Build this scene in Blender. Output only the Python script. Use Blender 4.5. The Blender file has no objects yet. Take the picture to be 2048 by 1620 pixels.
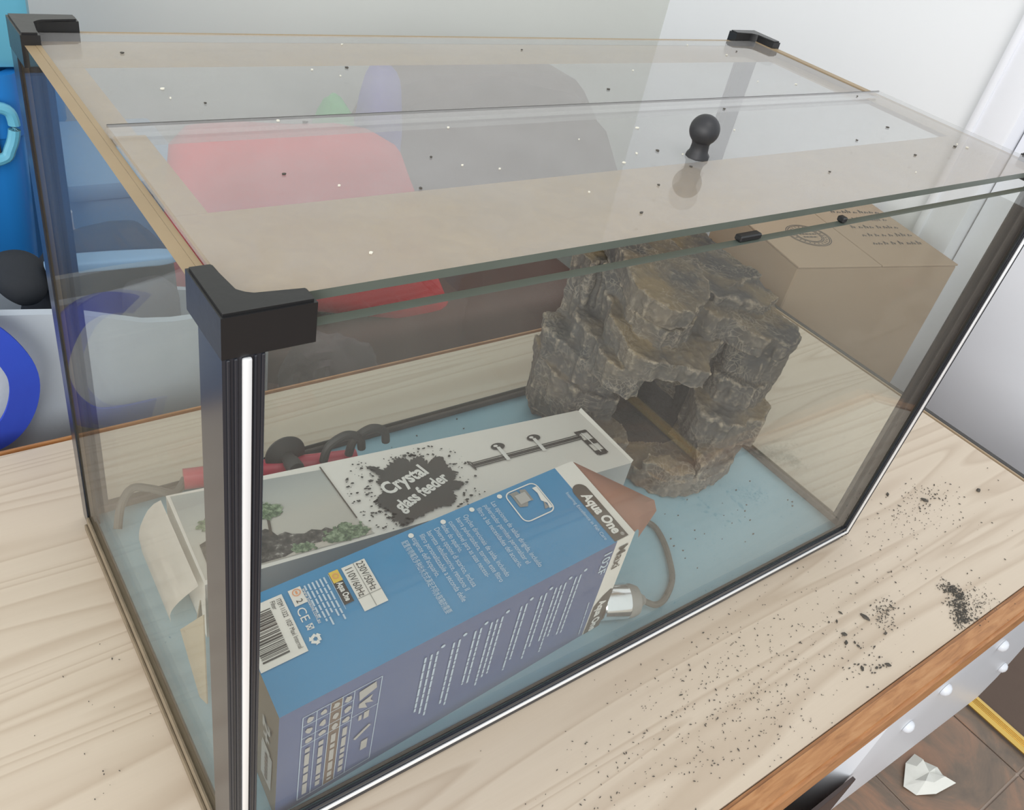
import bpy, bmesh, math, random
from mathutils import Vector, Matrix, noise
random.seed(7)
S = bpy.context.scene
COL = S.collection

# ------------------------------------------------------------------ camera
cam_d = bpy.data.cameras.new('camera')
cam_d.sensor_width = 36.0
cam_d.lens = 1708.0 / 2048.0 * 36.0
cam_d.clip_start = 0.01
cam = bpy.data.objects.new('camera', cam_d)
COL.objects.link(cam)
Rw = ((0.80112138, -0.56812541, 0.18825), (-0.22813962, -0.58066354, -0.78152554), (0.55331442, 0.58314953, -0.59479389))
m = Matrix.Identity(4)
for i in range(3):
    m[i][0] = Rw[0][i]; m[i][1] = -Rw[1][i]; m[i][2] = -Rw[2][i]
m[0][3], m[1][3], m[2][3] = -0.08215944, -0.22415468, 0.52430911
cam.matrix_world = m
S.camera = cam

# ------------------------------------------------------------------ world and lights
w = bpy.data.worlds.new('daylight'); S.world = w; w.use_nodes = True
bg = w.node_tree.nodes['Background']
bg.inputs[0].default_value = (0.93, 0.97, 1.0, 1); bg.inputs[1].default_value = 1.0
def area(name, loc, target, sx, sy, power, col):
    l = bpy.data.lights.new(name, 'AREA'); l.shape = 'RECTANGLE'; l.size = sx; l.size_y = sy; l.energy = power; l.color = col
    o = bpy.data.objects.new(name, l); COL.objects.link(o); o.location = loc
    o.rotation_euler = (Vector(target) - Vector(loc)).to_track_quat('-Z', 'Y').to_euler()
    return o
area('window_light', (-1.8, -1.5, 0.65), (0.8, 0.5, 0.0), 2.2, 1.6, 50, (1.0, 0.98, 0.96))
area('top_fill', (0.1, -0.75, 1.8), (0.9, 0.2, 0.0), 0.8, 0.8, 8, (1.0, 0.98, 0.94))  # added fill from above, lifts the dark lower right wall
area('left_fill', (-2.3, 0.45, 0.55), (1.3, 0.2, -0.1), 1.4, 1.2, 13, (1.0, 0.99, 0.97))  # second area added on the left to brighten the right wall low down
S.view_settings.view_transform = 'Standard'; S.view_settings.look = 'None'
S.view_settings.exposure = 0.0; S.view_settings.gamma = 1.0; S.view_settings.use_curve_mapping = False
S.cycles.transparent_max_bounces = 40; S.cycles.max_bounces = 10; S.cycles.diffuse_bounces = 3
S.cycles.caustics_reflective = False; S.cycles.caustics_refractive = False

# ------------------------------------------------------------------ materials
def lin(c):
    f = lambda x: x / 12.92 if x <= .04045 else ((x + .055) / 1.055) ** 2.4
    return tuple(f(v / 255.0) for v in c) + (1.0,)
class NT:
    def __init__(s, name):
        s.m = bpy.data.materials.new(name); s.m.use_nodes = True; s.t = s.m.node_tree; s.t.nodes.clear()
        s.out = s.n('ShaderNodeOutputMaterial')
    def n(s, typ, **kw):
        x = s.t.nodes.new(typ)
        for k, v in kw.items(): setattr(x, k, v)
        return x
    def l(s, a, b): s.t.links.new(a, b)
    def math(s, op, a, b=None, clamp=False):
        x = s.n('ShaderNodeMath', operation=op); x.use_clamp = clamp
        for i, v in enumerate((a, b)):
            if v is None: continue
            if isinstance(v, (int, float)): x.inputs[i].default_value = v
            else: s.l(v, x.inputs[i])
        return x.outputs[0]
    def ramp(s, fac, stops, interp='LINEAR'):
        x = s.n('ShaderNodeValToRGB'); e = x.color_ramp.elements; x.color_ramp.interpolation = interp
        while len(e) < len(stops): e.new(0.5)
        for el, (p, c) in zip(e, stops): el.position = p; el.color = c if len(c) == 4 else lin(c)
        s.l(fac, x.inputs[0]); return x.outputs[0]
    def coord(s, scale=(1, 1, 1), kind='Object'):
        tc = s.n('ShaderNodeTexCoord'); mp = s.n('ShaderNodeMapping'); mp.inputs['Scale'].default_value = scale
        s.l(tc.outputs[kind], mp.inputs[0]); return mp.outputs[0]
    def noise(s, vec, scale, detail=4, rough=.55, dist=0):
        x = s.n('ShaderNodeTexNoise'); x.inputs['Scale'].default_value = scale; x.inputs['Detail'].default_value = detail
        x.inputs['Roughness'].default_value = rough; x.inputs['Distortion'].default_value = dist
        if vec: s.l(vec, x.inputs['Vector'])
        return x.outputs[0]
    def mix(s, fac, a, b, mode='MIX'):
        x = s.n('ShaderNodeMix', data_type='RGBA', blend_type=mode)
        for sock, v in ((x.inputs[0], fac), (x.inputs[6], a), (x.inputs[7], b)):
            if isinstance(v, (int, float)): sock.default_value = v
            elif isinstance(v, tuple): sock.default_value = v if len(v) == 4 else lin(v)
            else: s.l(v, sock)
        return x.outputs[2]
    def bsdf(s, col, rough=.5, metal=0, bump=None, bstr=.3, bdist=.002, spec=.5):
        p = s.n('ShaderNodeBsdfPrincipled'); p.inputs['Metallic'].default_value = metal
        p.inputs['Specular IOR Level'].default_value = spec
        if isinstance(col, tuple): p.inputs[0].default_value = col if len(col) == 4 else lin(col)
        else: s.l(col, p.inputs[0])
        if isinstance(rough, (int, float)): p.inputs['Roughness'].default_value = rough
        else: s.l(rough, p.inputs['Roughness'])
        if bump is not None:
            b = s.n('ShaderNodeBump'); b.inputs['Strength'].default_value = bstr; b.inputs['Distance'].default_value = bdist
            s.l(bump, b.inputs['Height']); s.l(b.outputs[0], p.inputs['Normal'])
        s.l(p.outputs[0], s.out.inputs[0]); return s.m
def plain(name, col, rough=.5, metal=0, var=.06, scale=30, bump=0, spec=.5):
    t = NT(name); nz = t.noise(t.coord(), scale)
    c = t.mix(nz, tuple(v * (1 - var) for v in lin(col)[:3]) + (1,), tuple(min(1, v * (1 + var)) for v in lin(col)[:3]) + (1,))
    return t.bsdf(c, rough, metal, nz if bump else None, bump, .002, spec)
def glass(name, dust_haze, dustcol, tint=(1, 1, 1), rough=.02, scale=9, f0=.035, pw=5.0):
    t = NT(name)
    g = t.n('ShaderNodeNewGeometry'); d = t.n('ShaderNodeVectorMath', operation='DOT_PRODUCT')
    t.l(g.outputs['Incoming'], d.inputs[0]); t.l(g.outputs['Normal'], d.inputs[1])
    c = t.math('ABSOLUTE', d.outputs['Value']); k = t.math('SUBTRACT', 1.0, c)
    F = t.math('ADD', t.math('MULTIPLY', t.math('POWER', k, pw), 1 - f0), f0)
    tr = t.n('ShaderNodeBsdfTransparent'); tr.inputs[0].default_value = tuple(tint) + (1,)
    df = t.n('ShaderNodeBsdfDiffuse'); df.inputs[0].default_value = lin(dustcol)
    gl = t.n('ShaderNodeBsdfGlossy'); gl.inputs['Roughness'].default_value = rough
    v = t.coord()
    n1 = t.noise(v, scale, 6, .6); n2 = t.noise(t.coord((1, 1, .25)), scale * 5, 3, .6, 1.5)
    nn = t.math('ADD', t.math('MULTIPLY', n1, .7), t.math('MULTIPLY', n2, .3))
    fac = t.math('MULTIPLY', t.math('ADD', t.math('MULTIPLY', t.math('SUBTRACT', nn, .5), 1.6), 1.0), dust_haze, True)
    m1 = t.n('ShaderNodeMixShader'); t.l(fac, m1.inputs[0]); t.l(tr.outputs[0], m1.inputs[1]); t.l(df.outputs[0], m1.inputs[2])
    m2 = t.n('ShaderNodeMixShader'); t.l(F, m2.inputs[0]); t.l(m1.outputs[0], m2.inputs[1]); t.l(gl.outputs[0], m2.inputs[2])
    t.l(m2.outputs[0], t.out.inputs[0]); return t.m

def wood_laminate():
    t = NT('pale_laminate')
    v = t.coord((.55, 9.0, 1.0))
    rings = t.noise(v, 1.5, 2, .45, .5)
    bands = t.math('FRACT', t.math('MULTIPLY', rings, 14.0))
    line = t.ramp(bands, [(0, (0, 0, 0, 1)), (.55, (.25, .25, .25, 1)), (.85, (1, 1, 1, 1)), (1, (0, 0, 0, 1))])
    fine = t.noise(t.coord((6, 220, 1)), 3.0, 4, .6)
    blot = t.noise(t.coord(), 5, 3)
    c = t.mix(t.math('MULTIPLY', line, .78), (208, 193, 172), (178, 158, 134))
    c = t.mix(t.math('MULTIPLY', fine, .30), c, (184, 167, 146))
    c = t.mix(t.math('MULTIPLY', blot, .35), c, (214, 198, 184))
    return t.bsdf(c, .42, 0, fine, .05, .001)
def wood_edge():
    t = NT('orange_pine')
    fine = t.noise(t.coord((7, 60, 60)), 4, 5, .6, .6)
    c = t.ramp(fine, [(.25, (140, 92, 54)), (.5, (176, 124, 78)), (.75, (192, 144, 98))])
    return t.bsdf(c, .4, 0, fine, .1, .001)
def rock_mat():
    t = NT('painted_resin_rock')
    v = t.coord()
    big = t.noise(v, 14, 4, .6); fine = t.noise(v, 130, 8, .75); strat = t.noise(t.coord((1, 1, 4)), 40, 4, .6, .8)
    base = t.ramp(big, [(.32, (72, 70, 69)), (.5, (98, 90, 82)), (.68, (124, 110, 92))])
    base = t.mix(t.math('MULTIPLY', strat, .45), base, (110, 110, 113))
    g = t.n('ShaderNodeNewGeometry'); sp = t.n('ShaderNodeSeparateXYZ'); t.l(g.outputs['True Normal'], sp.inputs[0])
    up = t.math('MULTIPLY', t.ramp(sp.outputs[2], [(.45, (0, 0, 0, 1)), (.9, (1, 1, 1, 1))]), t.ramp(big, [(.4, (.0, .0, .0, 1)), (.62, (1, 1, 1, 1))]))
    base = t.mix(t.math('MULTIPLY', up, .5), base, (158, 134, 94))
    edge = t.ramp(g.outputs['Pointiness'], [(.50, (0, 0, 0, 1)), (.58, (1, 1, 1, 1))])
    e2 = t.math('MULTIPLY', edge, t.ramp(fine, [(.42, (0, 0, 0, 1)), (.6, (1, 1, 1, 1))]))
    base = t.mix(t.math('MULTIPLY', e2, .8), base, (188, 172, 150))
    vo = t.n('ShaderNodeTexVoronoi', feature='DISTANCE_TO_EDGE'); vo.inputs['Scale'].default_value = 150
    wv = t.mix(.06, v, t.n('ShaderNodeTexNoise').outputs[1]); t.l(wv, vo.inputs['Vector'])
    crk = t.math('MULTIPLY', t.ramp(vo.outputs['Distance'], [(.0, (1, 1, 1, 1)), (.09, (0, 0, 0, 1))]), t.ramp(t.noise(v, 30, 3), [(.45, (0, 0, 0, 1)), (.62, (1, 1, 1, 1))]))
    base = t.mix(t.math('MULTIPLY', crk, .38), base, (186, 174, 156))
    spec = t.ramp(fine, [(.56, (0, 0, 0, 1)), (.72, (1, 1, 1, 1))])
    base = t.mix(t.math('MULTIPLY', spec, .30), base, (160, 148, 132))
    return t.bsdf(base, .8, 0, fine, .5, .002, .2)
def slate():
    t = NT('slate_tile'); a = t.noise(t.coord(), 5, 6, .65, 1.2); b = t.noise(t.coord(), 17, 5, .6, .5)
    c = t.ramp(a, [(.3, (88, 82, 74)), (.45, (124, 106, 90)), (.58, (164, 124, 98)), (.7, (128, 122, 100))])
    return t.bsdf(t.mix(t.math('MULTIPLY', b, .5), c, (112, 96, 84)), .45, 0, a, .2, .004)
def cloth(name, col, col2=None, scale=250, rough=.85):
    t = NT(name); v = t.coord(); nz = t.noise(v, scale, 2); b = t.noise(v, 9, 4)
    c = t.mix(b, col, col2 or tuple(int(x * .78) for x in col))
    return t.bsdf(c, rough, 0, nz, .25, .001, .2)
def cardboard(name, col):
    t = NT(name); a = t.noise(t.coord(), 12, 4); b = t.noise(t.coord((8, 8, 260)), 2, 3)
    c = t.mix(t.math('MULTIPLY', a, .5), col, tuple(int(x * .86) for x in col)); c = t.mix(t.math('MULTIPLY', b, .18), c, tuple(int(x * .75) for x in col))
    return t.bsdf(c, .8, 0, a, .08, .001, .2)
def printed_photo():
    t = NT('printed_aquascape_backdrop')
    tc = t.n('ShaderNodeTexCoord'); sp = t.n('ShaderNodeSeparateXYZ'); t.l(tc.outputs['Object'], sp.inputs[0])
    f = t.math('MULTIPLY', sp.outputs[1], 11.5, True)
    c = t.ramp(f, [(0, (188, 182, 172)), (.25, (176, 176, 170)), (.5, (158, 160, 158)), (.78, (176, 182, 178)), (1, (196, 202, 194))])
    return t.bsdf(c, .35)
M = {}
M['lam'] = wood_laminate(); M['edge'] = wood_edge(); M['edges'] = plain('shaded_beige_edging', (168, 148, 122), .5, 0, .12, 20); M['rock'] = rock_mat(); M['slate'] = slate(); M['resin'] = plain('cave_shade_resin', (56, 54, 53), .85, 0, .2, 50, .3)  # side edging and cave resin carry shade in their colour
M['wallb'] = plain('back_wall_paint', (216, 218, 212), .8, 0, .03, 4); M['wallr'] = plain('right_wall_paint', (240, 242, 245), .7, 0, .02, 3)
M['trimw'] = plain('white_trim_paint', (236, 238, 244), .5, 0, .03, 8)
M['black'] = plain('black_plastic', (30, 30, 31), .34, 0, .1, 60, .1); M['blackg'] = plain('glossy_black_plastic', (44, 46, 52), .22, 0, .05, 60)
M['knob'] = plain('matte_black_rubber', (38, 38, 41), .5, 0, .1, 40); M['dark'] = plain('dark_grey_rubber', (62, 60, 58), .6, 0, .2, 40)
M['chrome'] = plain('bright_chrome', (246, 247, 248), .16, .9, .01, 20); M['foil'] = plain('silver_foil_strip', (248, 249, 250), .3, .35, .01, 20)
M['seam'] = plain('dusty_brown_silicone', (126, 112, 92), .85, 0, .35, 60, .6); M['seamd'] = plain('dark_dirty_silicone', (82, 76, 72), .7, 0, .35, 50, .4)
M['gf'] = glass('front_glass', .042, (196, 192, 186), (.97, .985, .975), .02, 9, .006); M['gs'] = glass('side_glass', .03, (200, 192, 176), (.97, .98, .97), .02, 9, .02, 9.0); M['gr'] = glass('right_side_glass', .07, (200, 194, 182), (.97, .98, .97), .02, 9, .03, 6.0)  # front pane: diffuse dust also stands in for the haze of reflections
M['gt'] = glass('dusty_cover_glass', .21, (206, 204, 204), (.94, .945, .945), .03)
M['gb'] = glass('back_glass', .06, (190, 186, 178), (.95, .965, .955))
M['film'] = glass('beige_limescale_film', .78, (206, 172, 112), (.97, .96, .93), .3, 14, .0)
M['gedge'] = plain('green_glass_edge', (90, 97, 90), .25, 0, .15, 40); M['bedge'] = plain('yellowed_glass_edge', (154, 134, 104), .5, 0, .15, 20)
M['bluebase'] = plain('pale_blue_base', (142, 182, 198), .35, 0, .06, 18)
M['boxblue'] = plain('blue_print', (58, 134, 180), .33, 0, .05, 10); M['navy'] = plain('dark_blue_print', (84, 98, 138), .33, 0, .04, 10)
M['white'] = plain('white_card', (226, 220, 212), .45, 0, .03, 25); M['ink'] = plain('black_ink', (58, 54, 51), .5, 0, .1, 60)
M['inkt'] = plain('dark_brown_ink', (84, 74, 66), .45, 0, .08, 60); M['pw'] = plain('white_print', (228, 224, 218), .45, 0, .03, 60)
M['pwf'] = plain('faded_white_print', (190, 206, 220), .45, 0, .05, 60); M['grey'] = plain('grey_print', (140, 138, 134), .45, 0, .1, 60)
M['pgrey'] = plain('silver_gradient_card', (176, 172, 168), .4, 0, .1, 8)
M['yellow'] = plain('yellow_print', (226, 190, 70), .45, 0, .03, 60); M['orange'] = plain('orange_print', (226, 150, 100), .5)
M['brownp'] = plain('brown_print', (112, 92, 80), .45, 0, .06, 20); M['endp'] = plain('dull_brown_print', (112, 98, 80), .45, 0, .12, 14)
M['flap'] = cardboard('inside_card_flap', (202, 152, 132)); M['card'] = cardboard('brown_cardboard', (176, 152, 128)); M['beigec'] = cardboard('grey_beige_card', (170, 160, 140))
M['photo'] = printed_photo()
def speckle(name, stops, sc):
    t = NT(name); return t.bsdf(t.ramp(t.noise(t.coord(), sc, 5, .7), stops), .4)
M['rockp'] = speckle('printed_dark_rock', [(.40, (52, 48, 46)), (.55, (84, 78, 74)), (.63, (120, 114, 108)), (.70, (196, 190, 184))], 190)
M['bushp'] = speckle('printed_green_moss', [(.38, (70, 84, 66)), (.5, (104, 122, 92)), (.62, (150, 164, 136))], 330); M['sandp'] = plain('printed_sand', (200, 190, 178), .4, 0, .1, 300)
M['redt'] = plain('red_plastic_tube', (190, 66, 84), .3, 0, .08, 30)
M['cable'] = plain('grey_cable', (92, 90, 84), .55)
M['red'] = cloth('red_cloth', (224, 68, 74), (206, 56, 66)); M['brown'] = cloth('dark_brown_leatherette', (100, 72, 66), (84, 60, 56), 60, .6)
M['bagw'] = cloth('pale_grey_bag_cloth', (186, 194, 202), (168, 176, 186), 180); M['strap'] = cloth('royal_blue_webbing', (44, 82, 190), (52, 60, 160), 120)
M['crate'] = plain('bright_blue_plastic', (34, 118, 190), .35, 0, .06, 6); M['crate2'] = plain('mid_blue_plastic', (88, 144, 194), .4, 0, .06, 6); M['tubb'] = plain('pale_blue_plastic', (138, 170, 200), .4, 0, .05, 6)
M['lidb'] = plain('clear_blue_plastic', (96, 166, 190), .3, 0, .05, 6)
M['blackc'] = cloth('black_nylon', (38, 40, 44), (54, 56, 60)); M['greyc'] = cloth('grey_nylon', (128, 124, 128), (104, 102, 108)); M['caseg'] = cloth('charcoal_nylon', (62, 60, 66), (78, 76, 82)); M['jug'] = plain('milky_plastic', (196, 198, 196), .5)
M['purple'] = cloth('purple_blue_cloth', (120, 112, 196)); M['green'] = cloth('bright_green_plush', (84, 190, 110)); M['olive'] = cloth('dark_olive_cloth', (66, 70, 66)); M['mauve'] = cloth('mauve_grey_blanket', (108, 94, 96), (78, 68, 72))
M['wplast'] = plain('white_moulded_plastic', (220, 224, 230), .35, 0, .03, 8); M['wood'] = plain('dark_brown_wood', (70, 56, 52), .5, 0, .15, 12)
M['brass'] = plain('polished_brass', (222, 186, 104), .28, 1, .06, 30); M['carpet'] = cloth('dark_brown_carpet', (104, 88, 78), (90, 76, 68), 400)
M['tissue'] = plain('white_tissue_paper', (226, 226, 218), .8, 0, .05, 60, .3); M['grout'] = plain('grey_grout', (176, 158, 144), .8, 0, .1, 60); M['dirt'] = plain('dark_soil', (80, 76, 70), .9, 0, .4, 300)
M['crumb'] = plain('pale_crumbs', (226, 222, 208), .8); M['pencil'] = plain('pencil_marks', (60, 54, 54), .7)

# ------------------------------------------------------------------ mesh helpers
class MB:
    def __init__(s): s.b = bmesh.new()
    def box(s, lo, hi, bev=0, seg=2, mat=0, tf=None):
        r = bmesh.ops.create_cube(s.b, size=1); vs = r['verts']
        for v in vs:
            v.co = Vector([(lo[i] + hi[i]) / 2 + v.co[i] * (hi[i] - lo[i]) for i in range(3)])
        fs = list({f for v in vs for f in v.link_faces})
        for f in fs: f.material_index = mat
        if bev:
            es = list({e for v in vs for e in v.link_edges})
            r2 = bmesh.ops.bevel(s.b, geom=es, offset=bev, segments=seg, profile=.5, affect='EDGES')
            vs = list({v for f in r2['faces'] for v in f.verts} | {v for v in vs if v.is_valid})
        if tf:
            for v in vs: v.co = tf(v.co)
        return vs
    def prism(s, poly, z0, z1, shrink=1.0, mat=0, tf=None):
        n = len(poly); cx = sum(p[0] for p in poly) / n; cy = sum(p[1] for p in poly) / n
        lo = [s.b.verts.new((cx + (p[0] - cx) * shrink, cy + (p[1] - cy) * shrink, z0)) for p in poly]
        hi = [s.b.verts.new((p[0], p[1], z1)) for p in poly]
        fs = [s.b.faces.new(hi), s.b.faces.new(lo[::-1])]
        for i in range(n): fs.append(s.b.faces.new((lo[i], lo[(i + 1) % n], hi[(i + 1) % n], hi[i])))
        for f in fs: f.material_index = mat
        if tf:
            for v in lo + hi: v.co = tf(v.co)
    def poly(s, pts, mat=0):
        f = s.b.faces.new([s.b.verts.new(p) for p in pts]); f.material_index = mat; return f
    def slabpoly(s, pts, th):
        pts = [Vector(p) for p in pts]; n = (pts[1] - pts[0]).cross(pts[2] - pts[0]).normalized() * th
        a = [s.b.verts.new(p) for p in pts]; c = [s.b.verts.new(p - n) for p in pts]; k = len(pts)
        s.b.faces.new(a); s.b.faces.new(c[::-1])
        for i in range(k): s.b.faces.new((c[i], c[(i + 1) % k], a[(i + 1) % k], a[i]))
    def tube(s, pts, r, seg=10, smooth=6):
        P = [Vector(p) for p in pts]
        if smooth > 1 and len(P) > 2:
            Q = []
            for i in range(len(P) - 1):
                p0 = P[max(i - 1, 0)]; p1 = P[i]; p2 = P[i + 1]; p3 = P[min(i + 2, len(P) - 1)]
                for k in range(smooth):
                    t = k / smooth
                    Q.append(.5 * ((2 * p1) + (p2 - p0) * t + (2 * p0 - 5 * p1 + 4 * p2 - p3) * t * t + (3 * p1 - p0 - 3 * p2 + p3) * t ** 3))
            P = Q + [P[-1]]
        rings = []; up = Vector((0, 0, 1))
        for i, p in enumerate(P):
            d = (P[min(i + 1, len(P) - 1)] - P[max(i - 1, 0)]).normalized()
            a = d.cross(up)
            if a.length < .05: a = d.cross(Vector((1, 0, 0)))
            a.normalize(); c = a.cross(d)
            rings.append([s.b.verts.new(p + a * math.cos(2 * math.pi * k / seg) * r + c * math.sin(2 * math.pi * k / seg) * r) for k in range(seg)])
        for i in range(len(rings) - 1):
            for k in range(seg): s.b.faces.new((rings[i][k], rings[i][(k + 1) % seg], rings[i + 1][(k + 1) % seg], rings[i + 1][k]))
        s.b.faces.new(rings[0][::-1]); s.b.faces.new(rings[-1])
    def lathe(s, prof, base, axis=(0, 0, 1), seg=28):
        q = Vector((0, 0, 1)).rotation_difference(Vector(axis)); rings = []
        for (r, z) in prof:
            rings.append([s.b.verts.new(Vector(base) + q @ Vector((r * math.cos(2 * math.pi * k / seg), r * math.sin(2 * math.pi * k / seg), z))) for k in range(seg)])
        for i in range(len(rings) - 1):
            for k in range(seg): s.b.faces.new((rings[i][k], rings[i][(k + 1) % seg], rings[i + 1][(k + 1) % seg], rings[i + 1][k]))
        s.b.faces.new(rings[0][::-1]); s.b.faces.new(rings[-1])
    def puff(s, c, r, e=.5, seg=36, amp=0, freq=6, rot=0, seed=0):
        rows = seg // 2; vs = []; sg = lambda x, k: math.copysign(abs(x) ** k, x)
        ca, sa = math.cos(rot), math.sin(rot)
        for i in range(rows + 1):
            ph = -math.pi / 2 + math.pi * i / rows; row = []
            for k in range(seg):
                th = 2 * math.pi * k / seg
                x = sg(math.cos(ph), e) * sg(math.cos(th), e); y = sg(math.cos(ph), e) * sg(math.sin(th), e); z = sg(math.sin(ph), e)
                p = Vector((x * r[0], y * r[1], z * r[2]))
                if amp:
                    d = noise.fractal((p + Vector((seed, seed * 2, 0))) * freq, 1, 2, 3); p += Vector((x, y, z)).normalized() * d * amp
                row.append(s.b.verts.new((c[0] + p.x * ca - p.y * sa, c[1] + p.x * sa + p.y * ca, c[2] + p.z)))
            vs.append(row)
        for i in range(rows):
            for k in range(seg): s.b.faces.new((vs[i][k], vs[i][(k + 1) % seg], vs[i + 1][(k + 1) % seg], vs[i + 1][k]))
        bmesh.ops.remove_doubles(s.b, verts=[v for r_ in (vs[0], vs[-1]) for v in r_], dist=1e-5)
    def done(s, name, mats, parent=None, smooth=True, ang=35, fix=True):
        if fix: bmesh.ops.recalc_face_normals(s.b, faces=s.b.faces)
        if smooth:
            for f in s.b.faces: f.smooth = True
            for e in s.b.edges:
                if len(e.link_faces) == 2 and e.calc_face_angle(0) > math.radians(ang): e.smooth = False
        me = bpy.data.meshes.new(name)
        if parent is not None:
            inv = PW[parent.name].inverted()
            bmesh.ops.transform(s.b, matrix=inv, verts=s.b.verts)
        s.b.to_mesh(me); s.b.free()
        for mt in (mats if isinstance(mats, (list, tuple)) else [mats]): me.materials.append(M[mt])
        o = bpy.data.objects.new(name, me); COL.objects.link(o)
        if parent is not None: o.parent = parent; PW[name_of(o)] = PW[parent.name].copy()
        else: PW[name_of(o)] = Matrix.Identity(4)
        return o
PW = {}            # world matrix of every parent (parts are written in world coordinates, except where a frame is given)
def name_of(o): return o.name
def thing(name, label, cat, loc=(0, 0, 0), group=None):
    o = bpy.data.objects.new(name, None); COL.objects.link(o); o.empty_display_size = .02
    o.location = loc; o['label'] = label; o['category'] = cat
    if group: o['group'] = group
    PW[o.name] = Matrix.Translation(loc); return o
def tag(o, label, cat, group=None):
    o['label'] = label; o['category'] = cat
    if group: o['group'] = group
    return o
def struct(o): o['kind'] = 'structure'; return o
def rot_tf(O, deg, shear=0):
    a = math.radians(deg); ca, sa = math.cos(a), math.sin(a); O = Vector(O)
    def f(p):
        x = p[0] + shear * p[1]; y = p[1]; z = p[2] if len(p) > 2 else 0
        return Vector((O.x + x * ca - y * sa, O.y + x * sa + y * ca, O.z + z))
    return f
# flat print on a face: face coordinates (a, b) -> world
class Print:
    def __init__(s, face, flip=1):
        s.f = face; s.mb = MB(); s.k = 0
        s.n = (face(.01, 0) - face(0, 0)).cross(face(0, .01) - face(0, 0)).normalized() * flip
    def poly(s, pts):                                  # overlapping pieces lie in steps of 1.5 micrometres
        s.k += 1; s.mb.poly([s.f(a, b) + s.n * (1.5e-6 * min(s.k, 120)) for a, b in pts])
    def rect(s, a0, b0, a1, b1): s.poly([(a0, b0), (a1, b0), (a1, b1), (a0, b1)])
    def line(s, a0, b0, a1, b1, wd):
        dx, dy = a1 - a0, b1 - b0; l = math.hypot(dx, dy) or 1; nx, ny = -dy / l * wd / 2, dx / l * wd / 2
        s.poly([(a0 + nx, b0 + ny), (a1 + nx, b1 + ny), (a1 - nx, b1 - ny), (a0 - nx, b0 - ny)])
    def path(s, pts, wd, closed=False):
        n = len(pts)
        for i in range(n if closed else n - 1): s.line(*pts[i], *pts[(i + 1) % n], wd)
    def disc(s, a, b, r, rb=None, n=14, jit=0):
        rb = rb or r
        s.poly([(a + r * (1 + jit * random.uniform(-1, 1)) * math.cos(2 * math.pi * k / n), b + rb * (1 + jit * random.uniform(-1, 1)) * math.sin(2 * math.pi * k / n)) for k in range(n)])
    def ring(s, a, b, r, wd, rb=None, n=30):
        rb = rb or r; s.path([(a + r * math.cos(2 * math.pi * k / n), b + rb * math.sin(2 * math.pi * k / n)) for k in range(n)], wd, True)
    def dashes(s, a0, b0, a1, b1, wd, lo=.004, hi=.011, gap=.0016, breaks=True):
        L = math.hypot(a1 - a0, b1 - b0); t = 0
        while t < L:
            d = min(random.uniform(lo, hi), L - t); u0, u1 = t / L, (t + d) / L
            s.line(a0 + (a1 - a0) * u0, b0 + (b1 - b0) * u0, a0 + (a1 - a0) * u1, b0 + (b1 - b0) * u1, wd); t += d + gap
    def done(s, name, mat, parent):
        o = s.mb.done(name, mat, parent, smooth=False, fix=False)
        if name in ('moss_print', 'feeder_drawing_highlight', 'feeder_drawing', 'language_dot', 'pictogram', 'symbol', 'recycling_mark', 'address_print', 'small_print', 'table_pictures', 'table_rules', 'barcode', 'handwriting', 'round_stamp', 'splatter_print', 'label_rules', 'end_print'): o['kind'] = 'stuff'
        return o
def text(name, body, mat, parent, face, o, u, v, height, width=None, bold=0, shear=0, space=1.0):
    """lettering: o = face coords of the baseline start, u / v = reading and up direction in face coords"""
    cu = bpy.data.curves.new(name, 'FONT'); cu.body = body; cu.size = 1; cu.offset = bold; cu.shear = shear; cu.space_line = space; cu.resolution_u = 3
    t = bpy.data.objects.new(name, cu); COL.objects.link(t)
    dg = bpy.context.evaluated_depsgraph_get(); me = bpy.data.meshes.new_from_object(t.evaluated_get(dg)); bpy.data.objects.remove(t)
    xs = [p.co.x for p in me.vertices]
    k = height; kx = k if not (width and xs) else width / max(1e-6, max(xs) - min(xs)); x0 = min(xs) if xs else 0
    b = bmesh.new(); b.from_mesh(me)
    for p in b.verts:
        X, Y = (p.co.x - x0) * kx, p.co.y * k
        p.co = face(o[0] + u[0] * X + v[0] * Y, o[1] + u[1] * X + v[1] * Y)
    bpy.data.meshes.remove(me); mb = MB(); mb.b.free(); mb.b = b
    return mb.done(name, mat, parent, smooth=False, fix=False)

# ------------------------------------------------------------------ setting
FZ = -0.75
def floor_build():
    mb = MB(); mb.box((-5, -5, FZ - .06), (1.418, 1.2, FZ - .004)); fl = struct(mb.done('floor', 'grout'))
    ts = .256; x0 = 1.361 - ts * 9; y0 = -.231 - ts * 4
    for i in range(9):
        for j in range(9):
            a = x0 + i * ts; b = y0 + j * ts
            if a < .2 and b > -.7 and i < 6: continue
            t = MB(); g = .0022
            t.box((a + g, b + g, FZ - .0035), (a + ts - g, b + ts - g, FZ + random.uniform(-.0006, .0006)), .0012, 1); t.done('tile', 'slate', fl)
    for j in range(9):
        b = y0 + j * ts; t = MB(); t.box((1.361 + .0022, b + .0022, FZ - .0035), (1.404, b + ts - .0022, FZ), .0012, 1); t.done('tile', 'slate', fl)
    t = MB(); t.box((x0, -5, FZ - .0035), (1.404, y0 - .003, FZ), 0); t.done('tile', 'slate', fl)
    for i, j, w_, h_ in ((-1, 0, 6, 9),):
        t = MB(); t.box((-5, -5, FZ - .0035), (x0 - .003, 1.09, FZ), 0); t.done('tile', 'slate', fl)
floor_build()
mb = MB(); mb.box((1.432, -5, FZ - .06), (4.5, .9, FZ + .004)); tag(mb.done('carpet', 'carpet'), 'dark brown carpet beyond the brass threshold strip, at the right edge', 'carpet')
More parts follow.
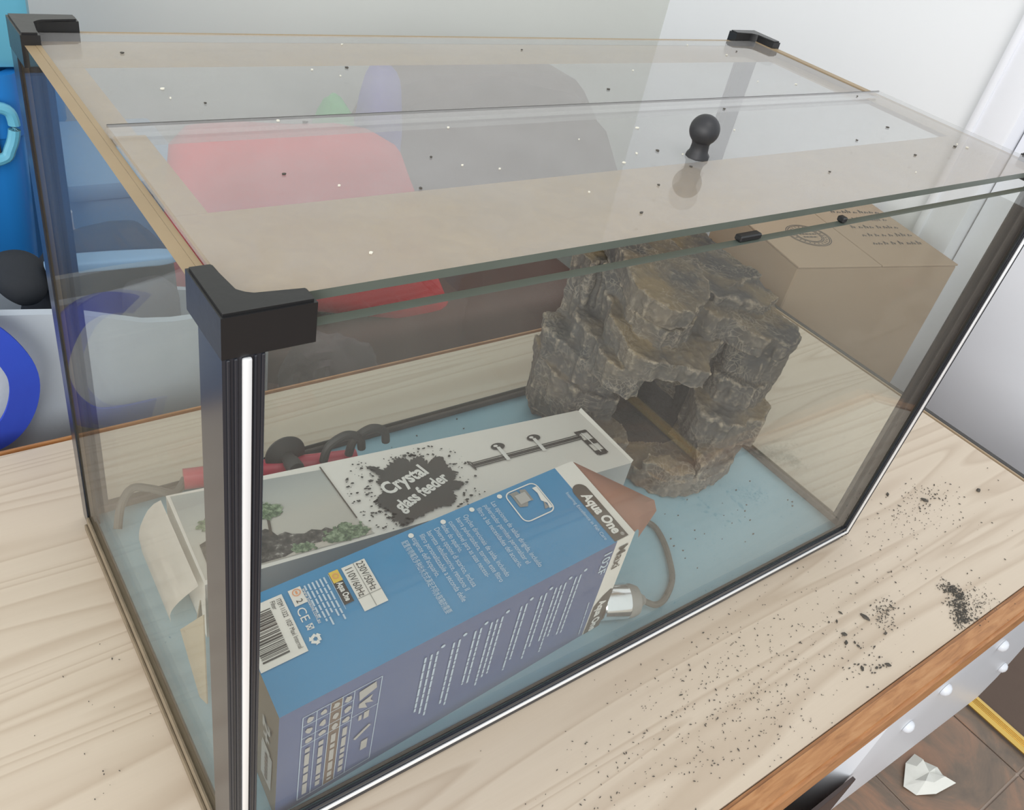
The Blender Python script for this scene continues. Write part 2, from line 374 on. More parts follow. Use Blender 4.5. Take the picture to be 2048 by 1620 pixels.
t = thing('threshold_strip', 'ribbed polished brass threshold strip between the slate tiles and dark carpet', 'threshold', (1.42, -.2, FZ))
mb = MB(); mb.prism([(-.018, 0.0003), (.018, 0.0003), (.018, .003), (.010, .006), (-.010, .006), (-.018, .003)], -.72, .5, tf=lambda p: Vector((1.424 + p[0], -.2 + p[2], FZ + .004 + p[1]))); st = mb.done('strip', 'brass', t)
for k in range(4):
    mb = MB(); mb.box((1.4165 + k * .004, -.92, FZ + .0098), (1.4185 + k * .004, .3, FZ + .0112), .0004, 1); mb.done('rib', 'brass', t)
mb = MB(); mb.box((-5, 1.09, FZ), (1.45, 1.2, 1.9)); struct(mb.done('wall_back', 'wallb'))
mb = MB(); mb.box((1.33, .40, FZ), (1.45, 1.09, 1.9)); struct(mb.done('wall_right', 'wallr'))
mb = MB(); mb.box((1.312, .332, FZ), (1.40, .40, 1.9), .006); mb.box((1.306, .384, FZ), (1.33, .398, 1.9), .005); struct(mb.done('trim_1', 'trimw'))
d = MB(); d.box((1.35, -.02, FZ + .008), (1.39, .330, 1.28), .003); struct(d.done('door_1', 'trimw'))

# ------------------------------------------------------------------ table
TB = thing('table', 'pale wood laminate table with orange pine edging under the fish tank', 'table', (.2, .12, FZ))
x0, x1, y0, y1 = -1.15, .888, -.146, .402
def tab_poly(i):
    return [(x0 + i, y0 + i), (x1 - .045 - i * .6, y0 + i), (x1 - i, y0 + .045 + i * .6), (x1 - i, y1 - i), (x0 + i, y1 - i)]
mb = MB(); mb.prism([(x0 + .010, y0 + .019), (x1 - .053, y0 + .019), (x1 - .0085, y0 + .066), (x1 - .0085, y1 - .0085), (x0 + .010, y1 - .0085)], -.028, 0); mb.done('table_top', 'lam', TB, smooth=False)
def edging(name, pts, mat, wd=.02):
    mb = MB(); mb.prism(pts, -.03, .0004); 
    bmesh.ops.bevel(mb.b, geom=[e for e in mb.b.edges if all(v.co.z > 0 for v in e.verts)], offset=.003, segments=2, affect='EDGES')
    return mb.done(name, mat, TB)
edging('front_edging', [(x0, y0), (x1 - .044, y0), (x1 - .053, y0 + .0185), (x0, y0 + .0185)], 'edge')
edging('corner_edging', [(x1 - .0436, y0), (x1, y0 + .046), (x1 - .008, y0 + .0655), (x1 - .0526, y0 + .0185)], 'edge')
edging('side_edging', [(x1, y0 + .0464), (x1, y1), (x1 - .008, y1), (x1 - .008, y0 + .066)], 'edges')  # beige copy of the edging with its shade put into the tone
edging('back_edging', [(x0, y1 - .008), (x1 - .0085, y1 - .008), (x1 - .0085, y1), (x0, y1)], 'edge')
mb = MB(); mb.prism([(x1 + .0004, y0 + .05), (x1 + .007, y0 + .052), (x1 + .007, y1), (x1 + .0004, y1)], -.03, -.001); mb.done('dark_side_strip', 'dark', TB)  # plain dark strip along the outside of the side edging
mb = MB(); mb.box((-1.05, -.07, -.10), (.55, -.05, -.0285)); mb.box((-1.05, .34, -.10), (.84, .36, -.0285)); mb.done('apron', 'edge', TB)
for lx, ly in ((-1.10, -.09), (-1.10, .34), (.80, .33)):
    mb = MB(); mb.box((lx, ly, FZ + .001), (lx + .045, ly + .045, -.0285), .004); mb.done('leg', 'edge', TB)

CBT = thing('cabinet', 'dark brown wooden cabinet with a drawer front under the table', 'cabinet', (0, .1, FZ))
mb = MB(); mb.box((-.60, -.122, FZ + .001), (.56, .30, -.315), .006); mb.done('cabinet_body', 'wood', CBT)
mb = MB(); mb.box((-.60, -.1265, -.66), (.676, -.1225, -.315), .004); mb.done('drawer_front', 'wood', CBT)
mb = MB(); mb.box((.10, -.140, -.42), (.30, -.127, -.40), .004); mb.done('drawer_pull', 'wood', CBT)

# white tub with studs under the table
W = thing('plastic_tub', 'white moulded plastic tub with round studs under the table edge', 'tub', (.95, .05, FZ))
mb = MB(); b = mb.b
def tub_ring(z, dx, dy, ins=0):
    base = [(.668 + dx + ins, -.120 + dy + ins), (1.215 - dx - ins, -.120 + dy + ins), (1.240 - dx - ins, -.100 + dy + ins * .5), (1.235 - dx - ins, -.050 - ins), (1.20 - dx, -.038 - ins), (.60 + dx * .4 + ins, -.012 - ins)]
    return [b.verts.new((x, y, z - (max(0, x - .74) * .20 if -.61 < z < -.35 else 0))) for x, y in base]
prof = [(-.748, .12, .055, 0), (-.60, .085, .030, 0), (-.49, .045, .006, 0), (-.45, .018, .001, 0), (-.40, .006, 0, 0), (-.13, 0, 0, 0), (-.125, 0, 0, .002), (-.125, 0, 0, .009), (-.36, .006, 0, .009), (-.44, .03, .004, .009), (-.72, .12, .05, .009)]
rings = [tub_ring(*q) for q in prof]
for r0, r1 in zip(rings, rings[1:]):
    n = len(r0)
    for i in range(n): b.faces.new((r0[i], r0[(i + 1) % n], r1[(i + 1) % n], r1[i]))
b.faces.new(rings[0][::-1]); b.faces.new(rings[-1]); mb.done('tub_body', 'wplast', W)
for sx, sz in ((.963, -.254), (.812, -.244), (.768, -.288), (1.150, -.425)):
    mb = MB(); mb.lathe([(.0085, 0), (.0085, .003), (.0065, .006), (.0025, .008)], (sx, -.1203, sz), (0, -1, 0), 14); mb.done('stud', 'wplast', W)

# tissue on the floor
mb = MB(); out = [(1.131, -.130), (1.172, -.106), (1.205, -.104), (1.208, -.122), (1.222, -.142), (1.214, -.156), (1.222, -.178), (1.200, -.174), (1.171, -.170), (1.14, -.152)]
c = mb.b.verts.new((1.19, -.14, FZ + .014)); mid = [mb.b.verts.new((1.19 + (x - 1.19) * .55, -.14 + (y + .14) * .55, FZ + random.uniform(.006, .022))) for x, y in out]
ov = [mb.b.verts.new((x, y, FZ + random.uniform(.0015, .010))) for x, y in out]; n = len(out)
for i in range(n):
    j = (i + 1) % n; mb.b.faces.new((c, mid[i], mid[j])); mb.b.faces.new((mid[i], ov[i], ov[j], mid[j]))
geom = bmesh.ops.extrude_face_region(mb.b, geom=mb.b.faces[:])
for v in [g for g in geom['geom'] if isinstance(g, bmesh.types.BMVert)]: v.co.z -= .0009
tag(mb.done('tissue', 'tissue', None, ang=20), 'crumpled white tissue lying on the slate floor tiles', 'tissue')

# ------------------------------------------------------------------ aquarium
L, D, H, G = .60, .300, .369, .005
TK = thing('aquarium', 'empty dusty glass fish tank with black corner caps on the pale table', 'fish tank', (.3, .15, 0))
def pane(name, lo, hi, mat, emat, thin, parent=TK):
    mb = MB(); mb.box(lo, hi)
    for f in mb.b.faces:
        f.normal_update()
        if abs(f.normal[thin]) < .5: f.material_index = 1
    return mb.done(name, [mat, emat], parent, smooth=False)
mb = MB(); mb.box((.0055, .0055, .0012), (L - .0055, D - .0055, .006)); mb.done('base_pane', 'bluebase', TK)
pane('front_pane', (.0008, 0, .002), (L - .0008, G, .359), 'gf', 'gedge', 1)
pane('back_pane', (.0008, D - G, .002), (L - .0008, D, .362), 'gb', 'bedge', 1)
pane('left_pane', (0, G + .0002, .002), (G, D - G - .0002, .3645), 'gs', 'bedge', 0)
pane('right_pane', (L - G, G + .0002, .002), (L, D - G - .0002, .3645), 'gr', 'bedge', 0)
# two sliding cover panes
CV = pane('cover_pane', (.0078, .0065, .3652), (L - .0085, .1545, .3690), 'gt', 'gedge', 2)
for f in CV.data.polygons:
    if f.material_index == 1 and f.normal.y > -.5: f.material_index = 0
mb = MB(); mb.box((.0079, .15455, .3678), (L - .0086, .1553, .3690)); mb.done('edge_line', 'dark', CV)
pane('cover_pane', (.0078, .1520, .3600), (L - .0085, D - .009, .3640), 'gt', 'gt', 2)
mb = MB(); mb.box((.0052, .0052, .3565), (.0076, D - .0052, .3646)); mb.done('slide_channel', 'bedge', TK)
mb = MB(); mb.box((L - .0082, .0052, .3565), (L - .0052, D - .0052, .3646)); mb.done('slide_channel', 'bedge', TK)
mb = MB()
for k in range(34):
    x, y = random.choice(((random.uniform(.45, .58), random.uniform(.03, .10)), (random.gauss(.49, .02), random.gauss(.07, .012)), (random.uniform(.18, .40), random.uniform(.27, .288)), (random.uniform(.38, .46), random.gauss(.06, .02)))); r = random.uniform(.0003, .0009); a = random.uniform(0, 6)
    mb.prism([(x + r * math.cos(a + q) * random.uniform(.5, 2.2), y + r * math.sin(a + q)) for q in (0, 1.3, 2.6, 4.2, 5.2)], .0062, .0068, .9)
gb_ = mb.done('grit', 'seamd', TK); gb_['kind'] = 'stuff'
for kx, kw in ((.2555, .016), (.3405, .004)):
    mb = MB(); mb.box((kx, .0015, .3592), (kx + kw, .0060, .3622), .0006, 1); mb.done('runner_clip', 'black', TK)
CB = [o for o in TK.children if o.name.startswith('cover_pane')][-1]
def film(par, lo, hi):
    mb = MB(); mb.box(lo, hi); mb.done('limescale_film', 'film', par, smooth=False)
film(CV, (.0090, .0075, .36485), (L - .0095, .076, .36505)); film(CV, (.0090, .0762, .36485), (.0225, .1515, .36505)); film(CV, (L - .030, .0762, .36485), (L - .0095, .1515, .36505))
film(CB, (.0090, .250, .35965), (L - .0095, D - .010, .35985)); film(CB, (.0090, .1545, .35965), (.0225, .2498, .35985)); film(CB, (L - .030, .1545, .35965), (L - .0095, .2498, .35985))
# knob on the front cover
mb = MB(); mb.lathe([(.0068, 0), (.0068, .0010), (.0054, .003), (.0050, .0075), (.0056, .0095)], (.2945, .0745, .3692), (-.06, 0, 1), 10); kn = mb.done('knob', 'knob', TK)
mb = MB(); mb.puff((.2935, .0745, .3845), (.0083, .0083, .0083), 1.0, 32); mb.done('knob_ball', 'knob', kn)
# corner caps and posts
def cap(cx, cy, sx, sy, lx=.0315, ly=.031, wd=.0092):
    z0, z1 = .3535, .3705
    mb = MB(); e = .0014
    pts = [(-e, -e), (lx, -e), (lx, wd - e), (wd + .004, wd - e), (wd + .0012, wd + .0002), (wd - e, wd + .003), (wd - e, ly), (-e, ly)]
    mb.prism([(cx + sx * p[0], cy + sy * p[1]) for p in (pts if sx * sy > 0 else pts[::-1])], z0, z1)
    bmesh.ops.bevel(mb.b, geom=[e_ for e_ in mb.b.edges if all(v.co.z > z1 - 1e-4 for v in e_.verts)], offset=.001, segments=2, affect='EDGES')
    return mb.done('corner_cap', 'black', TK)
cap(0, 0, 1, 1); cap(L, 0, -1, 1); cap(0, D, 1, -1); cap(L, D, -1, -1)
def post(cx, cy, sx, sy, front):
    mb = MB(); e = .0012; lx, ly = (.0135, .0205) if front else (.012, .013)
    pts = [(-e, -e), (lx, -e), (lx, -.0001), (-.0001, -.0001), (-.0001, ly), (-e, ly)]
    mb.prism([(cx + sx * p[0], cy + sy * p[1]) for p in (pts if sx * sy > 0 else pts[::-1])], .0015, .3533)
    if front:      # ribs of the moulded strip
        for a, b_ in ((.0002, .0014), (.0028, .0040), (.0096, .0106), (.0122, .0134)):
            mb.box((cx + min(sx * a, sx * b_), -.0020, .002), (cx + max(sx * a, sx * b_), -.0012, .3532), .0003, 1)
    else:
        pts2 = [(G + .0004, G + .0004), (.016, G + .0004), (.016, G + .0012), (G + .0012, G + .0012), (G + .0012, .018), (G + .0004, .018)]
        mb.prism([(cx + sx * p[0], cy + sy * p[1]) for p in (pts2 if sx * sy > 0 else pts2[::-1])], .0065, .351)
    po = mb.done('corner_post', 'blackg', TK)
    if front:
        mb = MB(); a, b_ = sorted((cx + sx * .0052, cx + sx * .0086)); mb.box((a, -.0030, .0100), (b_, -.0012, .3532), .0008, 2); mb.done('chrome_strip', 'foil', po)
post(0, 0, 1, 1, True); post(L, 0, -1, 1, True); post(0, D, 1, -1, False); post(L, D, -1, -1, False)
mb = MB(); mb.box((.0136, -.0012, .0008), (L - .0136, -.0001, .0165)); mb.box((.0136, -.0020, .0009), (L - .0136, -.0012, .0045), .0003, 1); mb.box((.0136, -.0020, .0135), (L - .0136, -.0012, .0165), .0003, 1)
bt = mb.done('bottom_trim', 'blackg', TK)
mb = MB(); mb.box((.0088, -.0030, .0068), (L - .0052, -.0012, .0100), .0008, 2); mb.done('chrome_strip', 'foil', bt)
# inner seams of silicone and dusty bottom strips
mb = MB(); mb.box((.006, D - G - .0035, .0062), (L - .006, D - G - .0003, .013), .001, 1); mb.done('silicone_seam', 'seamd', TK)
mb = MB(); mb.box((L - G - .0035, .0062, .0062), (L - G - .0003, D - G - .004, .013), .001, 1); mb.done('silicone_seam', 'seamd', TK)
mb = MB(); mb.box((.006, G + .0003, .0062), (L - .006, G + .0025, .010), .001, 1); mb.done('silicone_seam', 'seamd', TK)
mb = MB(); mb.box((-.0022, .0206, .0004), (-.0001, D - .0135, .0125), .0005, 1); mb.box((-.0042, .0206, .0003), (-.0022, D - .0135, .0060), .0005, 1); mb.done('bottom_trim', 'seam', TK)
mb = MB(); mb.box((.0004 + L, .0206, .0004), (L + .0015, D - .0135, .0105), .0005, 1); mb.done('bottom_trim', 'seam', TK)
mb = MB(); mb.box((.0125, D + .0001, .0004), (L - .0125, D + .0014, .0105), .0005, 1); mb.done('bottom_trim', 'seamd', TK)
mb = MB(); mb.box((L - G - .014, G + .0003, .014), (L - G - .0004, G + .0011, .351)); mb.box((L - G - .0011, G + .0012, .014), (L - G - .0003, G + .012, .351)); mb.done('silicone_seam', 'seamd', TK)
# flakes of debris on the cover
mb = MB()
for k in range(26):
    x, y = random.uniform(.03, .57), random.uniform(.015, .285); z = .3692 if y < .1545 else .3642; r = random.uniform(.0004, .0011); a = random.uniform(0, 6)
    mb.prism([(x + r * math.cos(a + q) * random.uniform(.5, 1.6), y + r * math.sin(a + q)) for q in (0, 1.3, 2.6, 4.2, 5.2)], z, z + .0006, .9)
for f in mb.b.faces: f.material_index = 0
dd = mb.done('debris', ['crumb'], CV); dd['kind'] = 'stuff'
mb = MB()
for k in range(22):
    x, y = random.uniform(.04, .56), random.uniform(.015, .285); z = .3692 if y < .1545 else .3642; r = random.uniform(.0006, .0014); a = random.uniform(0, 6)
    mb.prism([(x + r * math.cos(a + q) * random.uniform(.5, 1.8), y + r * math.sin(a + q)) for q in (0, 1.3, 2.6, 4.2, 5.2)], z, z + .0006, .9)
dd = mb.done('debris', 'dirt', CV); dd['kind'] = 'stuff'

# ------------------------------------------------------------------ rock hide
def rock():
    mb = MB()
    sl = [   # outline, bottom, top, shrink of the underside, tilt in x, tilt in y
     ([(.411, .265), (.42, .2), (.437, .142), (.453, .110), (.5, .099), (.54, .108), (.590, .135), (.590, .285), (.42, .285)], .008, .026, 1.0, 0, 0),
     ([(.401, .262), (.405, .21), (.424, .165), (.440, .158), (.452, .19), (.45, .285), (.41, .285)], .020, .050, .97, -.05, .10),
     ([(.395, .262), (.395, .228), (.412, .198), (.440, .185), (.45, .2), (.45, .285), (.41, .285)], .046, .080, .95, -.08, .12),
     ([(.401, .268), (.403, .23), (.416, .205), (.436, .192), (.45, .2), (.46, .285), (.415, .285)], .074, .110, .95, -.05, .12),
     ([(.429, .262), (.415, .248), (.410, .204), (.399, .176), (.412, .158), (.430, .156), (.455, .19), (.48, .285), (.44, .285)], .100, .131, .93, -.1, .10),
     ([(.434, .225), (.416, .209), (.411, .175), (.405, .159), (.419, .146), (.434, .138), (.446, .136), (.455, .126), (.468, .121), (.480, .136), (.50, .15), (.54, .165), (.588, .2), (.588, .285), (.46, .285)], .126, .150, .95, -.06, .14),
     ([(.440, .215), (.428, .200), (.424, .180), (.432, .165), (.450, .155), (.470, .160), (.5, .18), (.53, .285), (.46, .285)], .140, .172, .95, -.1, .12),
     ([(.414, .196), (.403, .177), (.402, .160), (.413, .148), (.424, .140), (.440, .138), (.448, .146), (.466, .150), (.482, .162), (.497, .178), (.522, .285), (.455, .285), (.432, .235)], .180, .203, .90, -.12, .12),
     ([(.487, .172), (.497, .154), (.512, .149), (.523, .131), (.532, .120), (.545, .122), (.552, .112), (.567, .112), (.590, .130), (.590, .285), (.5, .285)], .142, .168, .95, -.12, .18),
     ([(.500, .190), (.508, .172), (.53, .165), (.55, .150), (.590, .160), (.590, .285), (.51, .285)], .165, .182, .95, -.1, .12),
     ([(.43, .255), (.588, .255), (.588, .285), (.43, .285)], .008, .182, 1.0, 0, 0),
     ([(.450, .180), (.50, .178), (.588, .186), (.588, .285), (.44, .285), (.44, .22)], .135, .182, 1.0, 0, 0),
     ([(.482, .104), (.5, .106), (.52, .114), (.56, .118), (.590, .135), (.590, .2), (.54, .2), (.512, .15), (.496, .122)], .022, .046, .97, .0, .1),
     ([(.506, .150), (.500, .138), (.510, .117), (.529, .106), (.545, .112), (.562, .109), (.590, .122), (.590, .2), (.545, .2)], .042, .076, .95, -.05, .12),
     ([(.520, .150), (.530, .130), (.552, .120), (.590, .128), (.590, .2), (.55, .2)], .074, .106, .93, -.1, .15),
     ([(.532, .158), (.545, .137), (.565, .126), (.590, .126), (.590, .2), (.55, .2)], .100, .146, .95, -.1, .1),
     ([(.440, .138), (.456, .111), (.478, .103), (.484, .116), (.470, .130), (.452, .142)], .022, .037, .92, 0, .1)]
    for p, z0, z1, k, tx, ty in sl:
        cx_ = sum(a[0] for a in p) / len(p); cy_ = sum(a[1] for a in p) / len(p)
        q = []                                           # subdivide and roughen the outline
        for i in range(len(p)):
            a, c = Vector(p[i]), Vector(p[(i + 1) % len(p)]); n = max(2, int((c - a).length / .004))
            for j in range(n):
                v = a.lerp(c, j / n); d = noise.fractal(Vector((v.x * 75, v.y * 75, z1 * 50)), .8, 2.2, 3) * .0042
                q.append((v.x + d, v.y + d))
        mb.prism(q, z0, z1, k, tf=lambda c: Vector((c.x, c.y, c.z + (tx * (c.x - cx_) + ty * (c.y - cy_)) * (1 if c.z > (z0 + z1) / 2 else .6))))
    bmesh.ops.triangulate(mb.b, faces=mb.b.faces)
    bmesh.ops.recalc_face_normals(mb.b, faces=mb.b.faces)
    me = bpy.data.meshes.new('rock_raw'); mb.b.to_mesh(me); mb.b.free()
    o = bpy.data.objects.new('rock_raw', me); COL.objects.link(o)
    r = o.modifiers.new('r', 'REMESH'); r.mode = 'VOXEL'; r.voxel_size = .0014
    s = o.modifiers.new('s', 'SMOOTH'); s.factor = .5; s.iterations = 2
    dg = bpy.context.evaluated_depsgraph_get(); m2 = bpy.data.meshes.new_from_object(o.evaluated_get(dg)); bpy.data.objects.remove(o)
    b = bmesh.new(); b.from_mesh(m2); b.normal_update()
    cos = []
    for v in b.verts:
        p = v.co; n = v.normal
        a = noise.fractal(Vector((p.x * 28, p.y * 28, p.z * 30)), .9, 2.1, 3) * .0026
        a += noise.fractal(Vector((p.x * 150, p.y * 150, p.z * 150)), .8, 2.0, 3) * .0009
        q_ = p + Vector((noise.noise(p * 40), noise.noise(p * 40 + Vector((9, 0, 0))), 0)) * .006
        if abs(n.z) < .6: a += (noise.noise(Vector((q_.x * 150, q_.y * 150, p.z * 22))) * .0020 + noise.noise(Vector((q_.x * 60, q_.y * 60, p.z * 90))) * .0016)
        else: a += noise.noise(Vector((p.x * 60, p.y * 60, 7))) * .0014
        cos.append(p + n * a)
    for v, c in zip(b.verts, cos):
        v.co = Vector((min(c.x, .5935), min(c.y, .2910), max(c.z, .0063)))
    mb = MB(); mb.b.free(); mb.b = b
    for f in b.faces:                                  # cave shade painted in: faces inside the hollow get a darker colour
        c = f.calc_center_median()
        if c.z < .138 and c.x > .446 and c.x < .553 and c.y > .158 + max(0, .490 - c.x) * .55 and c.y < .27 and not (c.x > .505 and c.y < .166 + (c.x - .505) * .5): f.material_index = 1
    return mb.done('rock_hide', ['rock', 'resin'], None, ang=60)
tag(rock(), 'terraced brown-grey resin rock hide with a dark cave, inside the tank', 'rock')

# ------------------------------------------------------------------ crystal feeder box
C = thing('feeder_box', 'long white glass feeder box lying behind the blue box in the tank', 'box', (.22, .18, .0063))
CO, CA, CH = (.040, .148, 0), -4.6, .062
cf = rot_tf(CO, CA)
ctop = lambda a, b_, e=.0003: cf((a, b_, CH + e))
q = [(-.0008, -.0006), (.3626, .0024), (.3571, .0800), (-.0040, .0885)]
mb = MB(); mb.prism(q, .0068, CH, tf=cf)
for f in mb.b.faces:
    f.normal_update()
    if f.normal.y < -.8: f.material_index = 1
mb.done('carton', ['white', 'pgrey'], C, smooth=False)
# bulging tuck flap on the left end
mb = MB(); rows = []
for i in range(9):
    t_ = i / 8; z = CH + .0015 - t_ * (CH - .008); bul = .004 + .016 * math.sin(min(1, t_ * 1.1) * math.pi * .62)
    y0_, y1_ = .0905 - .001 * t_ - .012 * max(0, .18 - t_) * 3, -.001 + .02 * t_
    rows.append([(cf((-.0045 - bul + .0035 * (1 - k / 6), y1_ + (y0_ - y1_) * k / 6, z))) for k in range(7)])
vs = [[mb.b.verts.new(p) for p in r_] for r_ in rows]
for r0, r1 in zip(vs, vs[1:]):
    for k in range(6): mb.b.faces.new((r0[k], r0[k + 1], r1[k + 1], r1[k]))
for k in range(6): pass
g_ = bmesh.ops.solidify(mb.b, geom=mb.b.faces[:], thickness=.0008); mb.done('tuck_flap', 'white', C)
mb = MB(); mb.slabpoly([cf(p) for p in ((.3630, .003, CH - .001), (.3575, .079, CH - .001), (.3600, .079, CH + .0028), (.3655, .004, CH + .0010))], .0008); mb.done('lid_lip', 'white', C)
mb = MB(); mb.slabpoly([cf(p) for p in ((-.004, -.002, .05), (-.012, -.022, .052), (-.010, -.026, .015), (-.003, -.003, .012))], .0007); mb.done('dust_flap', 'beigec', C)
# printed photograph of an aquascape
p = Print(ctop); p.poly([(.0005, .0030), (.1210, .0030), (.1145, .0212), (.1087, .0790), (-.0015, .0865)]); ph = p.done('photo_print', 'photo', C)
c2 = lambda a, b_: ctop(a, b_, .0005)
p = Print(c2); p.poly([(.040, .0035), (.118, .0035), (.121, .009), (.105, .020), (.088, .016), (.07, .008), (.055, .008)]); p.done('sand_print', 'sandp', C)
c3 = lambda a, b_: ctop(a, b_, .0007)
p = Print(c3)
rk = [(.005, .034), (.018, .040), (.030, .036), (.046, .0325), (.050, .0335), (.053, .0311), (.0558, .0248), (.062, .026), (.066, .0225), (.0739, .0199), (.080, .022), (.0862, .0189), (.090, .0205), (.0952, .0156), (.0821, .0085), (.070, .009), (.063, .0068), (.0546, .004), (.005, .004)]
p.poly(rk); p.done('rock_print', 'rockp', C)
c4 = lambda a, b_: ctop(a, b_, .0009)
p = Print(c4)
for (a, b_, r, rb) in ((.101, .010, .015, .0065), (.108, .0085, .011, .005), (.095, .0085, .010, .005), (.103, .0165, .0055, .004), (.0690, .0075, .0078, .0042), (.053, .050, .013, .008), (.060, .047, .007, .005), (.046, .055, .010, .008), (.020, .050, .012, .008)):
    p.disc(a, b_, r, rb, 34, .16)
for k in range(70):
    cx_, cy_, rx, ry = random.choice(((.101, .010, .017, .008), (.053, .050, .016, .010), (.069, .0075, .009, .0045)))
    p.disc(cx_ + random.uniform(-1, 1) * rx, cy_ + random.uniform(-1, 1) * ry, random.uniform(.0006, .0018), None, 6, .4)
p.done('moss_print', 'bushp', C)
p = Print(c4); p.line(.1087, .0819, .1145, .0212, .0011); p.done('glass_line_print', 'inkt', C)
p = Print(c4); p.line(.0560, .047, .052, .026, .002); p.done('tree_trunk_print', 'inkt', C)
# ink splatter with the title
p = Print(lambda a, b_: ctop(a, b_, .0011))
out = [(.1416, .0706), (.1482, .0695), (.1504, .062), (.1604, .0666), (.1704, .0725), (.1761, .0706), (.1785, .0651), (.1871, .0693), (.1904, .0659), (.1918, .0584), (.2016, .0645), (.2064, .0606), (.205, .0491), (.2091, .0402), (.2022, .0334), (.2097, .0286), (.2028, .022), (.1954, .0231), (.1951, .0137), (.1868, .0085), (.176, .0106), (.1653, .0081), (.1541, .004), (.1461, .0012), (.1409, .002), (.1413, .007), (.1372, .0089), (.1405, .0178), (.1344, .0262), (.1339, .033), (.1409, .0382), (.1449, .0454), (.1422, .051), (.1483, .0571)]
jag = []
for i in range(len(out)):
    a = Vector(out[i]); c_ = Vector(out[(i + 1) % len(out)]); 
    for j in range(9):
        v = a.lerp(c_, j / 9); cen = Vector((.172, .036)); dirv = (v - cen).normalized()
        v += dirv * noise.noise(Vector((v.x * 900, v.y * 900, 3))) * .0038; jag.append((v.x, max(v.y, .001)))
cen = (.172, .036)
for i in range(len(jag)): p.poly([cen, jag[i], jag[(i + 1) % len(jag)]])
for k in range(330):
    a = random.uniform(0, 2 * math.pi); rr = 1.0 + .55 * random.random() ** 1.5; x = .172 + .036 * rr * math.cos(a); y = .036 + .036 * rr * math.sin(a)
    if .001 < y < .078 and x < .222:
        r = random.uniform(.0003, .0015) * (1.7 - rr * .7); p.disc(x, y, r * random.uniform(.8, 1.7), r, 8, .35)
p.done('splatter_print', 'ink', C)
ct = lambda a, b_: ctop(a, b_, .0015)
ux = Vector((.0396, .0121)).normalized(); vx = Vector((-ux.y, ux.x)) * .62 + Vector((ux.x, ux.y)) * -.02
text('title_lettering', 'Crystal', 'pw', C, ct, (.1462, .0349), (ux.x, ux.y), (vx.x, vx.y), .0290, .0425, .035)
ux2 = Vector((.0512, .0203)).normalized(); vx2 = Vector((-ux2.y, ux2.x)) * .66
text('title_lettering', 'glass feeder', 'pw', C, ct, (.1482, .0150), (ux2.x, ux2.y), (vx2.x, vx2.y), .0235, .0555, .035)
# drawing of the feeder
p = Print(lambda a, b_: ctop(a, b_, .0008))
for dy, wd in ((.0028, .0010), (-.0028, .0010)): p.line(.2255, .0442 + dy, .338, .0462 + dy, wd)
p.line(.2255, .0442, .338, .0462, .0030); p.path([(.2232, .0500), (.2262, .0478), (.2262, .0402), (.2258, .0384)], .0011); p.path([(.2232, .0497), (.2258, .0387)], .0012)
p.poly([(.3345, .0535), (.3470, .0535), (.3478, .0500), (.3350, .0500)]); p.poly([(.3370, .0410), (.3488, .0405), (.3490, .0345), (.3376, .0350)]); p.poly([(.3378, .0260), (.3493, .0255), (.3480, .0195), (.3395, .0195)])
p.line(.3358, .052, .3385, .0205, .0011); p.line(.3472, .053, .3494, .0205, .0011)
for cx_ in (.2580, .2945): p.disc(cx_, .0585, .0066, .0042, 20)
p.done('feeder_drawing', 'ink', C)
p = Print(lambda a, b_: ctop(a, b_, .0012))
for cx_ in (.2580, .2945):
    p.poly([(cx_ - .0022, .0575), (cx_ + .0012, .0575), (cx_ + .0022, .0400), (cx_ - .0016, .0400)]); p.disc(cx_ - .002, .0592, .0022, .0014, 10)
p.line(.3405, .0500, .3435, .0230, .0012); p.done('feeder_drawing_highlight', 'pw', C)

# ------------------------------------------------------------------ blue pump box
A = thing('pump_box', 'blue and white filter pump box with open end, at the tank front', 'box', (.16, .06, .0063))
AO, AA, AH, AL, AW, SH = (.0292, .0085, .0066), 3.75, .1045, .2725, .079, .13
af = rot_tf(AO, AA, SH); a1 = af
atop = lambda a, b_, e=.0003: af((a, b_, AH + e))
afro = lambda a, c_, e=.0003: af((a, -e, c_))
aend = lambda b_, c_, e=.0003: af((-e, b_, c_))
mb = MB(); t_ = .0007
def face4(pts, mt): mb.poly([af(p) for p in pts], mt)
xb = .2545
face4([(0, 0, AH), (xb, 0, AH), (xb, AW, AH), (0, AW, AH)], 0); face4([(xb, 0, AH), (AL, 0, AH), (AL, AW, AH), (xb, AW, AH)], 2)
face4([(0, 0, 0), (xb, 0, 0), (xb, 0, AH), (0, 0, AH)], 1); face4([(xb, 0, 0), (AL, 0, 0), (AL, 0, AH), (xb, 0, AH)], 2)
face4([(0, AW, 0), (AL, AW, 0), (AL, AW, AH), (0, AW, AH)][::-1], 0); face4([(0, 0, 0), (AL, 0, 0), (AL, AW, 0), (0, AW, 0)][::-1], 0)
face4([(0, AW, 0), (0, 0, 0), (0, 0, AH), (0, AW, AH)], 3)
i_ = .0012                                          # inner lining so that the open right end reads as a card tube
for pts in ([(i_, i_, AH - i_), (AL, i_, AH - i_), (AL, AW - i_, AH - i_), (i_, AW - i_, AH - i_)], [(i_, i_, i_), (AL, i_, i_), (AL, i_, AH - i_), (i_, i_, AH - i_)],
            [(i_, AW - i_, i_), (AL, AW - i_, i_), (AL, AW - i_, AH - i_), (i_, AW - i_, AH - i_)], [(i_, i_, i_), (AL, i_, i_), (AL, AW - i_, i_), (i_, AW - i_, i_)], [(i_, i_, i_), (i_, AW - i_, i_), (i_, AW - i_, AH - i_), (i_, i_, AH - i_)]): face4(pts, 4)
